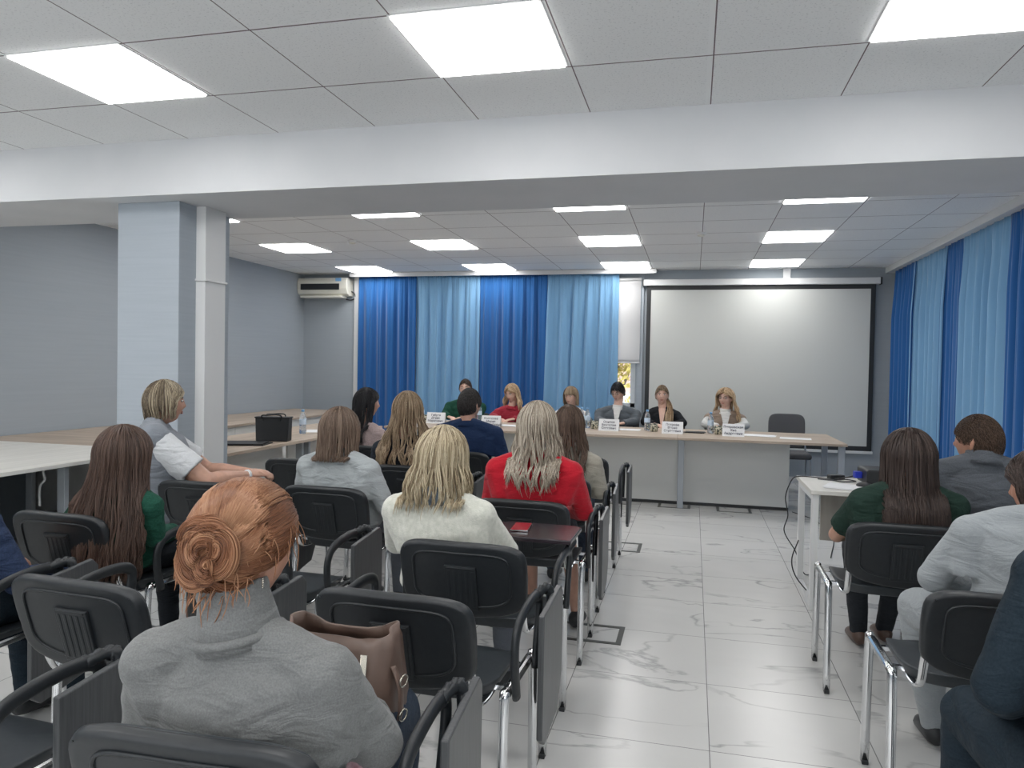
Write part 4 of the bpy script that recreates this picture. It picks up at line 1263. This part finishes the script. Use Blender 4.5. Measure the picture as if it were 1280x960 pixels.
    bmesh.ops.delete(b, geom=ks, context='VERTS')
    sc_ = obj('scalp_hair', b, hair['m'], ho, smooth=True)
    bm.free()
    at = sc_.data.attributes.new('strand', 'FLOAT', 'POINT'); at.data.foreach_set('value', [.22]*len(sc_.data.vertices))
    if face:
        for s in (-1, 1):
            bm = bmesh.new(); blob(bm, hc + R @ Vector((s*.031*hs, .082*hs, .007*hs)), (.013*hs, .007*hs, .006*hs), rot=R); obj('eye', bm, EYE, t, smooth=True)
            bm = bmesh.new(); blob(bm, hc + R @ Vector((s*.031*hs, .0875*hs, .006*hs)), (.0055*hs, .003*hs, .0055*hs), rot=R); obj('iris', bm, IRIS, t, smooth=True)
            bm = bmesh.new(); tube(bm, [hc + R @ Vector((s*.016*hs, .0895*hs, .023*hs)), hc + R @ Vector((s*.033*hs, .087*hs, .028*hs)), hc + R @ Vector((s*.047*hs, .077*hs, .022*hs))], [.003, .0032, .002], 6); obj('eyebrow', bm, hair['m'], t, smooth=True)
        bm = bmesh.new(); blob(bm, hc + R @ Vector((0, .087*hs, -.054*hs)), (.021*hs, .007*hs, .005*hs), rot=R); blob(bm, hc + R @ Vector((0, .087*hs, -.062*hs)), (.017*hs, .007*hs, .005*hs), rot=R); obj('lips', bm, LIPS, t, smooth=True)
    if extra: extra(t, dict(neck=neck, hc=hc, R=R, arms=A_, torso=torso, arm=arm, sw=sw, sz=sz, ny=ny, nx=nx, pv=pv))
    return t
EYE = mat('eye_white', (.7, .68, .66), .3); IRIS = mat('iris', (.03, .02, .015), .2); LIPS = mat('lips', (.42, .20, .17), .5)

GINGER = hm('ginger_hair', (.085, .032, .015), (.225, .092, .043), (.42, .225, .125))
LBROWN = hm('long_brown_hair', (.040, .024, .019), (.090, .055, .042), (.17, .11, .085))
DBROWN = hm('dark_brown_hair', (.018, .012, .010), (.042, .028, .024), (.085, .06, .05))
BLACKH = hm('black_hair', (.006, .006, .007), (.016, .015, .017), (.05, .05, .055))
FAIR = hm('dark_blonde_hair', (.10, .065, .038), (.27, .19, .12), (.52, .41, .28))
BLOND = hm('blonde_hair', (.15, .105, .06), (.42, .34, .22), (.75, .66, .48))
ASH = hm('ash_blonde_hair', (.11, .085, .065), (.36, .30, .235), (.68, .62, .52))
MOUSE = hm('light_brown_hair', (.085, .058, .042), (.17, .115, .085), (.27, .20, .15))
STREAK = hm('streaked_short_hair', (.05, .035, .025), (.23, .18, .12), (.60, .52, .38))
MANBR = hm('short_brown_hair', (.03, .018, .012), (.075, .045, .03), (.13, .085, .06))
MANDK = hm('short_dark_hair', (.014, .012, .012), (.034, .030, .030), (.065, .058, .055))
CHEST = hm('chestnut_hair', (.05, .032, .025), (.115, .075, .055), (.20, .14, .105))
REDBL = hm('strawberry_blonde_hair', (.22, .13, .07), (.55, .39, .24), (.80, .64, .44))

GREYKNIT = cloth('grey_knit', (.175, .18, .178), .16, 60, .35, 500)
JEANS = cloth('dark_jeans', (.035, .05, .075), .2, 60)
DARKT = cloth('dark_trousers', (.02, .024, .03), .15, 60)
GREENB = cloth('emerald_blouse', (.010, .070, .045), .2, 30)
DGREEN = cloth('dark_green_rib', (.013, .034, .025), .15, 60)
WHITET = cloth('white_tee', (.62, .64, .66), .04, 30)
GREYVEST = cloth('grey_vest_cloth', (.20, .22, .25), .08, 60)
GREYTR = cloth('grey_trousers', (.13, .145, .17), .08, 60)
SWEAT = cloth('light_grey_sweat', (.37, .40, .41), .06, 50)
PINKB = cloth('pale_pink_blouse', (.42, .33, .32), .25, 40)
CHAR = cloth('charcoal_jacket', (.018, .024, .034), .12, 40)
NAVY = cloth('navy_suit', (.012, .030, .085), .10, 40)
CREAM = noise_mat('cream_fuzzy_knit', (.56, .57, .50), (.68, .68, .61), (60, 60, 60), 5, .95, .9, 220, dist=.003, sheen=.5, spec=.2)
RED = cloth('red_jacket_cloth', (.47, .008, .022), .05, 40, .15)
BEIGE = cloth('beige_blazer_cloth', (.40, .38, .32), .06, 40)
DENIMG = cloth('grey_denim', (.095, .105, .12), .14, 50)
PALEG = cloth('pale_grey_jacket_cloth', (.31, .335, .35), .05, 50, .2)
DNAVY = cloth('dark_navy_cloth', (.010, .020, .030), .15, 40)
GSHIRT = cloth('green_shirt', (.010, .065, .040), .2, 30)
RSHIRT = cloth('red_shirt', (.36, .025, .045), .1, 40)
WSHIRT = cloth('white_blouse', (.66, .66, .64), .04, 30)
GREYJ = cloth('grey_suit', (.10, .115, .13), .1, 40)
BLACKJ = cloth('black_suit', (.012, .014, .018), .1, 40)
TAUPEV = cloth('taupe_vest_cloth', (.30, .23, .18), .08, 40)
BLUEV = mat('blue_vest', (.02, .06, .25), .8)

def HL(n, A, zend, **kw):
    return lambda r: hair_long(r, n, A, zend, **kw)

# --- redhead in the foreground
def redhead_extra(t, d):
    bm = bmesh.new()
    p = d['hc'] + d['R'] @ Vector((.083, -.012, -.048))
    for k in range(5): blob(bm, p+Vector((.001, 0, -.004*k)), .0022)
    obj('earring', bm, MT['gold'], t, smooth=True)
person('woman with a ginger hair bun in a light grey turtleneck, in the foreground', (-.79, 1.34), .05, (-.045, -.10, 1.190), GREYKNIT, JEANS,
       dict(m=GINGER, P=lambda r: hair_updo(r, 5200, (.086, .106, .117), bun=(.40, -.90, .0)), hang=False, rad=.0011, line=(.6, -.85), cap=(.085, .107, .122)), sw=.200, sz=.865, bulk=1.16,
       hyaw=-.42, hpitch=-.12, arms={'L': (Vector((-.255, -.09, .66)), Vector((-.14, .14, .64)), Vector((.3, .9, -.1))), 'R': (Vector((.205, -.03, .67)), Vector((.12, .16, .63)), Vector((-.2, .9, 0)))},
       collar=(GREYKNIT, .105, .007), seed=3, voxel=.007, fold=.0055, extra=redhead_extra, lean=-.125, pel=-.06, neckr=.054, skin=SKIN2)
# --- very long brown hair, emerald blouse
person('woman with very long straight brown hair and emerald green blouse at left', (-2.40, 2.72), -.05, (.13, -.16, 1.150), GREENB, DARKT,
       dict(m=LBROWN, P=HL(5200, (.098, .116, .122), -.48, zvar=.03, op=2.2, spread=2.25, back=-.055, wave=.006, cl=.35, nc=120, taper=.12, xshift=-.075), rad=.0016), sw=.185, sz=.845, seed=5, hyaw=-.2, lean=-.14, fold=.004)
# --- vest woman, turned to the right
def vest_extra(t, d):
    bm = bmesh.new(); d['torso'](bm, .014)
    o = bake(bm, 'vest', GREYVEST, t, .009, 4, .002, 77)
    bm = bmesh.new(); wr = d['arms']['R'][3]; el = d['arms']['R'][2]; dv = (wr-el).normalized()
    tube(bm, [wr-dv*.02, wr-dv*.008], [.031, .031], 16); obj('bracelet', bm, MT['paper'], t, smooth=True)
person('woman with short streaked hair, white sleeves and grey vest, seated sideways with hands clasped', (-2.80, 3.45), -.90, (.0, -.01, 1.312), WHITET, GREYTR,
       dict(m=STREAK, P=HL(3000, (.090, .110, .124), -.095, zvar=.012, op=2.05, spread=.93, back=.0, wave=.004, cl=.5, nc=60, taper=.35, k=14, inward=.18), rad=.0014, hang=False), sw=.195, sz=1.03, bulk=1.38, sleeve='short', seed=8,
       hyaw=.22, hpitch=.02, arms={'L': (Vector((-.20, .22, .77)), Vector((-.045, .46, .775)), Vector((.55, .8, .05)), (-.3, .2, 1), .8), 'R': (Vector((.225, .20, .77)), Vector((.06, .43, .778)), Vector((-.40, .9, .05)), (.4, .1, 1), .8)},
       armr=1.15, extra=vest_extra, voxel=.007, face=True, lean=-.05, pel=-.02)
# --- grey sweatshirt
person('woman with shoulder-length light brown hair in a light grey sweatshirt', (-1.78, 3.66), -.05, (-.01, -.14, 1.190), SWEAT, GREYTR,
       dict(m=MOUSE, P=HL(3200, (.096, .114, .126), -.145, zvar=.006, op=2.2, spread=1.0, back=-.01, wave=.003, cl=.4, nc=80, taper=.05, k=16), rad=.0017), sw=.205, sz=.90, bulk=1.10, seed=11, fold=.004, lean=-.15, hyaw=-.25)
# --- black-haired woman by the table
person('woman with long black hair in a pale pink blouse, looking to the right', (-2.48, 5.42), -.2, (.0, -.08, 1.235), PINKB, DARKT,
       dict(m=BLACKH, P=HL(2200, (.088, .108, .124), -.30, zvar=.05, op=1.9, spread=1.0, back=-.03, wave=.006, nc=50, taper=.3, k=16), rad=.0018), sw=.175, sz=.90, seed=12, hyaw=-.55)
# --- wavy dark blonde hair
person('woman with long wavy dark blonde hair in a charcoal jacket', (-1.76, 4.50), 0, (-.01, -.10, 1.250), CHAR, DARKT,
       dict(m=FAIR, P=HL(4000, (.092, .112, .125), -.34, zvar=.05, op=2.2, spread=1.55, back=-.04, wave=.012, freq=1.6, cl=.65, nc=55, taper=.35), rad=.0018), sw=.20, sz=.905, seed=13)
# --- man in navy suit
person('man with short dark hair in a navy blue suit jacket, seen from behind', (-1.63, 5.36), 0, (.0, -.08, 1.255), NAVY, NAVY,
       dict(m=MANDK, P=lambda r: hair_short(r, 4200, (.078, .101, .119), L=.018), hang=False, rad=.0016), sw=.240, sz=.945, bulk=1.15, seed=14, hyaw=-.35, male=True, collar=(NAVY, .03, .010), neckr=.056)
# --- white sweater
def white_extra(t, d):
    bm = bmesh.new(); nk = d['neck']
    tube(bm, [nk+Vector((0, -.005, -.01)), nk+Vector((0, -.004, .03)), nk+Vector((0, -.004, .055))], [.078, .066, .071], 20)
    obj('denim_collar', bm, cloth('pale_denim', (.30, .37, .45), .15, 50), t, smooth=True)
person('woman with blonde hair in a fuzzy cream white sweater', (-.915, 2.76), -.06, (-.04, -.03, 1.182), CREAM, GREYTR,
       dict(m=BLOND, P=HL(4800, (.102, .118, .124), -.15, zvar=.03, op=2.3, spread=1.22, back=-.035, wave=.007, freq=1.3, cl=.42, nc=90, taper=.15, part=.01), rad=.0016), sw=.200, sz=.875, bulk=1.12, seed=15, fold=.003, hyaw=.1,
       arms={'L': (Vector((-.27, .06, .68)), Vector((-.15, .27, .65)), Vector((.3, .9, -.1))), 'R': (Vector((.215, .04, .69)), Vector((.09, .26, .68)), Vector((-.5, .8, -.1)))}, extra=white_extra, lean=-.07)
# --- red jacket
person('woman with wavy ash blonde hair in a bright red jacket', (-.76, 3.62), 0, (.01, -.04, 1.250), RED, DARKT,
       dict(m=ASH, P=HL(4400, (.098, .116, .124), -.255, zvar=.04, op=2.2, spread=1.22, back=-.04, wave=.011, freq=1.5, cl=.55, nc=80, taper=.35, xshift=.01), rad=.0016), sw=.215, sz=.935, bulk=1.06, seed=16, fold=.0025, lean=-.08,
       arms={'L': (Vector((-.245, .02, .70)), Vector((-.14, .25, .65)), Vector((.3, .9, -.1))), 'R': (Vector((.245, .02, .70)), Vector((.14, .25, .65)), Vector((-.3, .9, -.1)))}, legr=.95, skirt=True, feet=[Vector((-.08, .36, .075)), Vector((.17, .32, .075))])
# --- beige blazer
person('woman with long chestnut hair in a beige blazer behind the red jacket', (-.77, 4.42), 0, (.05, -.05, 1.195), BEIGE, JEANS,
       dict(m=CHEST, P=HL(3000, (.090, .110, .125), -.25, zvar=.035, op=2.1, spread=1.25, back=-.04, wave=.008, nc=60, taper=.3), rad=.0018), sw=.20, sz=.88, seed=17, hyaw=.1, fold=.003)
# --- dark green, right side
person('woman with long dark brown hair in a dark green short-sleeved ribbed top', (.885, 3.60), .0, (.025, -.12, 1.185), DGREEN, DARKT,
       dict(m=DBROWN, P=HL(5200, (.104, .118, .124), -.38, zvar=.012, op=2.1, spread=1.15, back=-.045, wave=.002, cl=.35, nc=100, taper=.12), rad=.0016), sw=.205, sz=.890, bulk=1.08, seed=18, sleeve='short', lean=-.15,
       arms={'L': (Vector((-.225, .04, .67)), Vector((-.13, .25, .64)), Vector((.3, .9, -.1))), 'R': (Vector((.225, .04, .67)), Vector((.13, .22, .64)), Vector((-.3, .9, -.1)))}, shoes=mat('brown_leather_shoe', (.10, .06, .045), .4), knees=[(-.08, .38, .545), (.13, .38, .545)], feet=[Vector((-.02, .52, .075)), Vector((.12, .60, .075))])
# --- man in grey denim
person('man with short brown hair in a grey denim jacket, looking left', (1.33, 3.95), .0, (-.03, -.10, 1.238), DENIMG, DARKT,
       dict(m=MANBR, P=lambda r: hair_short(r, 6000, (.079, .102, .119), L=.014), hang=False, rad=.0010, cap=(.079, .102, .119)), sw=.245, sz=.975, bulk=1.18, seed=19, hyaw=.78, male=True, collar=(DENIMG, .05, .014), neckr=.058, fold=.004, hs=1.02, skin=SKIN2)
# --- pale grey jacket woman
person('woman with short dark hair in a pale grey jacket and trousers at right edge', (1.04, 2.66), -.05, (.075, .08, 1.180), PALEG, PALEG,
       dict(m=DBROWN, P=HL(3000, (.094, .114, .127), -.07, zvar=.012, op=1.9, spread=.95, back=.0, wave=.003, nc=60, taper=.3, k=14, inward=.2), hang=False, rad=.0016), sw=.225, sz=.925, bulk=1.08, seed=20, hyaw=.75, hpitch=-.1, lean=.04, pel=-.02, legr=1.25, knees=[(-.22, .34, .545), (.10, .36, .545)],
       arms={'L': (Vector((-.235, .10, .72)), Vector((-.06, .32, .64)), Vector((.3, .9, -.1))), 'R': (Vector((.25, .12, .74)), Vector((.10, .32, .66)), Vector((-.3, .9, -.1)))}, feet=[Vector((-.14, .42, .075)), Vector((.10, .44, .075))], skin=SKIN2)
# --- dark navy person bottom right
def navy_extra(t, d):
    bm = bmesh.new(); wr = d['arms']['L'][3]; el = d['arms']['L'][2]; dv = (wr-el).normalized()
    tube(bm, [wr-dv*.02, wr+dv*.0], [.033, .033], 16); obj('bracelet', bm, MT['chrome'], t, smooth=True)
person('person in dark navy jacket and trousers cut off by the bottom right corner', (.87, 1.76), .15, (.06, .0, 1.34), DNAVY, DNAVY,
       dict(m=DBROWN, P=HL(1200, (.094, .114, .127), -.10, zvar=.012, op=1.9, k=12), hang=False, rad=.002), sw=.23, sz=1.04, bulk=1.15, seed=21, lean=-.02, legr=1.15, extra=navy_extra,
       arms={'L': (Vector((-.25, -.02, .77)), Vector((-.10, .20, .64)), Vector((.3, .9, -.1))), 'R': (Vector((.27, .02, .70)), Vector((.14, .25, .65)), Vector((-.3, .9, -.1)))})
# --- dark blue person left edge
person('person in dark blue jacket and trousers cut off by the left edge', (-2.42, 1.96), .0, (-.05, .0, 1.22), cloth('blue_jacket', (.02, .035, .08), .25, 40), DNAVY,
       dict(m=DBROWN, P=HL(1000, (.094, .114, .127), -.10, zvar=.012, op=1.9, k=12), hang=False, rad=.002), sw=.20, sz=.90, bulk=1.05, seed=22, fold=.004,
       arms={'L': (Vector((-.25, .02, .68)), Vector((-.14, .25, .65)), Vector((.3, .9, -.1))), 'R': (Vector((.22, .04, .66)), Vector((.17, .28, .62)), Vector((-.1, .9, -.1)))})

# ---- the six at the front table, facing the room (local +y looks at the viewer's side)
PI = math.pi
TA = {'L': (Vector((-.225, .14, .795)), Vector((-.10, .34, .785)), Vector((.7, .6, -.1)), (0, 0, 1), .5), 'R': (Vector((.225, .14, .795)), Vector((.10, .34, .785)), Vector((-.7, .6, -.1)), (0, 0, 1), .5)}
def lapels(inner, outer, w=.05, tie=None):
    def f(t, d):
        nk = d['neck']; ny = d['ny']
        bm = bmesh.new()
        y = ny+.118
        for k in range(1):
            pts = [(-w, .085), (w, .085), (.012, -.13), (-.012, -.13)]
            v = [bm.verts.new((nk.x+x, ny+.060+(.085-z)*.40+.03, nk.z-.045+z*.9)) for x, z in pts]; v2 = [bm.verts.new((q.co.x, q.co.y-.05, q.co.z)) for q in v]
            bm.faces.new(v); bm.faces.new(v2[::-1])
            for i in range(4): bm.faces.new((v[i], v[(i+1) % 4], v2[(i+1) % 4], v2[i]))
        obj('shirt_front', bm, inner, t, bevel=.003)
    return f
def glasses(t, d):
    hc, R = d['hc'], d['R']
    bm = bmesh.new()
    for s in (-1, 1):
        pts = [hc + R @ Vector((s*.032+.019*math.cos(a), .100, .007+.012*math.sin(a))) for a in np.linspace(0, 6.283, 15)]
        tube(bm, pts, .0022, 6, caps=False, side=(0, 1, 0))
        tube(bm, [hc + R @ Vector((s*.05, .098, .01)), hc + R @ Vector((s*.078, .0, .008))], .0018, 6)
    tube(bm, [hc + R @ Vector((-.013, .102, .008)), hc + R @ Vector((.013, .102, .008))], .0018, 6)
    obj('glasses', bm, MT['black'], t, smooth=True)
def combo(*fs):
    def f(t, d):
        for q in fs: q(t, d)
    return f
G6 = None
person('man with receding dark hair in a green shirt at the front table, half hidden', (-2.83, 8.98), PI, (-.02, .06, 1.255), GSHIRT, DARKT,
       dict(m=MANBR, P=lambda r: hair_short(r, 1400, (.081, .103, .122), L=.02, line=(.68, -.6)), hang=False, rad=.002, line=(.68, -.6)), sw=.24, sz=.925, bulk=1.15, seed=31, male=True, face=True, skin=SKINP, hs=.96, arms=TA, hyaw=.1, collar=(GSHIRT, .04, .012), neckr=.056)
person('woman with long blonde hair in a red shirt leaning on the front table', (-2.20, 8.98), PI, (-.02, .14, 1.215), RSHIRT, DARKT,
       dict(m=REDBL, P=HL(1600, (.094, .112, .126), -.22, zvar=.03, op=1.95, spread=1.35, back=-.01, wave=.008, nc=30, k=16), rad=.0028), sw=.205, sz=.87, bulk=1.05, seed=32, face=True, skin=SKINP, hs=.96, arms=TA, hyaw=-.35, hpitch=-.25, collar=(RSHIRT, .03, .012),
       )
person('woman with a blonde bob, white blouse and dark blue vest at the front table', (-1.46, 9.02), PI, (.0, .06, 1.195), WSHIRT, DARKT,
       dict(m=FAIR, P=HL(1400, (.094, .112, .126), -.13, zvar=.012, op=1.95, spread=.98, back=0, wave=.002, nc=30, k=14, inward=.1, bangs=True), rad=.0028, hang=False, line=(.40, -.6)), sw=.185, sz=.87, seed=33, face=True, skin=SKINP, hs=.96, arms=TA, hyaw=-.25, hpitch=-.1, extra=lapels(BLUEV, None, .075), collar=(WSHIRT, .03, .010))
person('man with dark hair and glasses in a grey suit over a white shirt', (-.88, 8.98), PI, (.0, .08, 1.262), GREYJ, GREYJ,
       dict(m=BLACKH, P=lambda r: hair_short(r, 1600, (.083, .104, .124), L=.022, line=(.52, -.55)), hang=False, rad=.0022), sw=.245, sz=.905, bulk=1.12, seed=34, male=True, face=True, skin=SKINP, hs=.96, arms=TA, hyaw=-.35, hpitch=-.3, extra=combo(lapels(WSHIRT, None, .048), glasses), collar=(WSHIRT, .045, .006), neckr=.055)
def ponytail(t, d):
    r = np.random.RandomState(9); n = 260; k = 16
    hc = d['hc']; nk = d['neck']
    ctrl = [hc+Vector((-.03, -.085, -.03)), hc+Vector((-.075, -.05, -.10)), nk+Vector((-.085, .03, .015)), nk+Vector((-.080, .125, -.06)), nk+Vector((-.075, .135, -.20))]
    c = np.array([q[:] for q in bez(ctrl, 5)])[::1]; c = c[np.linspace(0, len(c)-1, k).astype(int)]
    o = r.randn(n, 1, 3)*np.array([.017, .010, .010])*np.linspace(.6, 1.25, k)[None, :, None]
    strands('ponytail', c[None]+o, .0028, r.rand(n), REDBL, t)
person('woman with a long fair side ponytail in a black jacket at the front table', (-.33, 9.0), PI, (.03, .06, 1.238), BLACKJ, DARKT,
       dict(m=FAIR, P=lambda r: hair_short(r, 1600, (.080, .102, .121), L=.014, line=(.60, -.6)), hang=False, rad=.0022, line=(.60, -.6)), sw=.20, sz=.905, seed=35, face=True, skin=SKINP, hs=.96, arms=TA, hyaw=.05, extra=combo(lapels(SKINP, None, .042), ponytail))
def blonde_extra(t, d):
    bm = bmesh.new(); d['torso'](bm, .012); bake(bm, 'vest', TAUPEV, t, .010, 4, .002, 55)
    lapels(WSHIRT, None, .055)(t, d); glasses(t, d)
person('woman with long fair hair in a white turtleneck and taupe vest, rightmost at the table', (.37, 8.98), PI, (.0, .07, 1.22), WSHIRT, DARKT,
       dict(m=REDBL, P=HL(1900, (.112, .118, .130), -.29, zvar=.03, op=1.95, spread=1.35, back=-.01, wave=.012, nc=30, k=16, xshift=-.02), rad=.0026), sw=.205, sz=.885, bulk=1.05, seed=36, face=True, skin=SKINP, hs=.96, arms=TA, hyaw=-.40, extra=blonde_extra, collar=(WSHIRT, .06, .010))

hb.scale = (1.1, 1.05, 1.05)
# scarf on the red-haired woman's lap
bm = bmesh.new(); tube(bm, bez([(.10, .02, .02), (.16, -.02, .03), (.20, -.03, -.02), (.22, -.02, -.10)], 6), [(.035, .012)]*19, 10, side=(0, 1, 0))
o = obj('scarf', bm, MT['scarf'], smooth=True); o.location = (-.80, 1.30, .655); tag(o, 'folded pink patterned scarf below the taupe handbag', 'scarf')
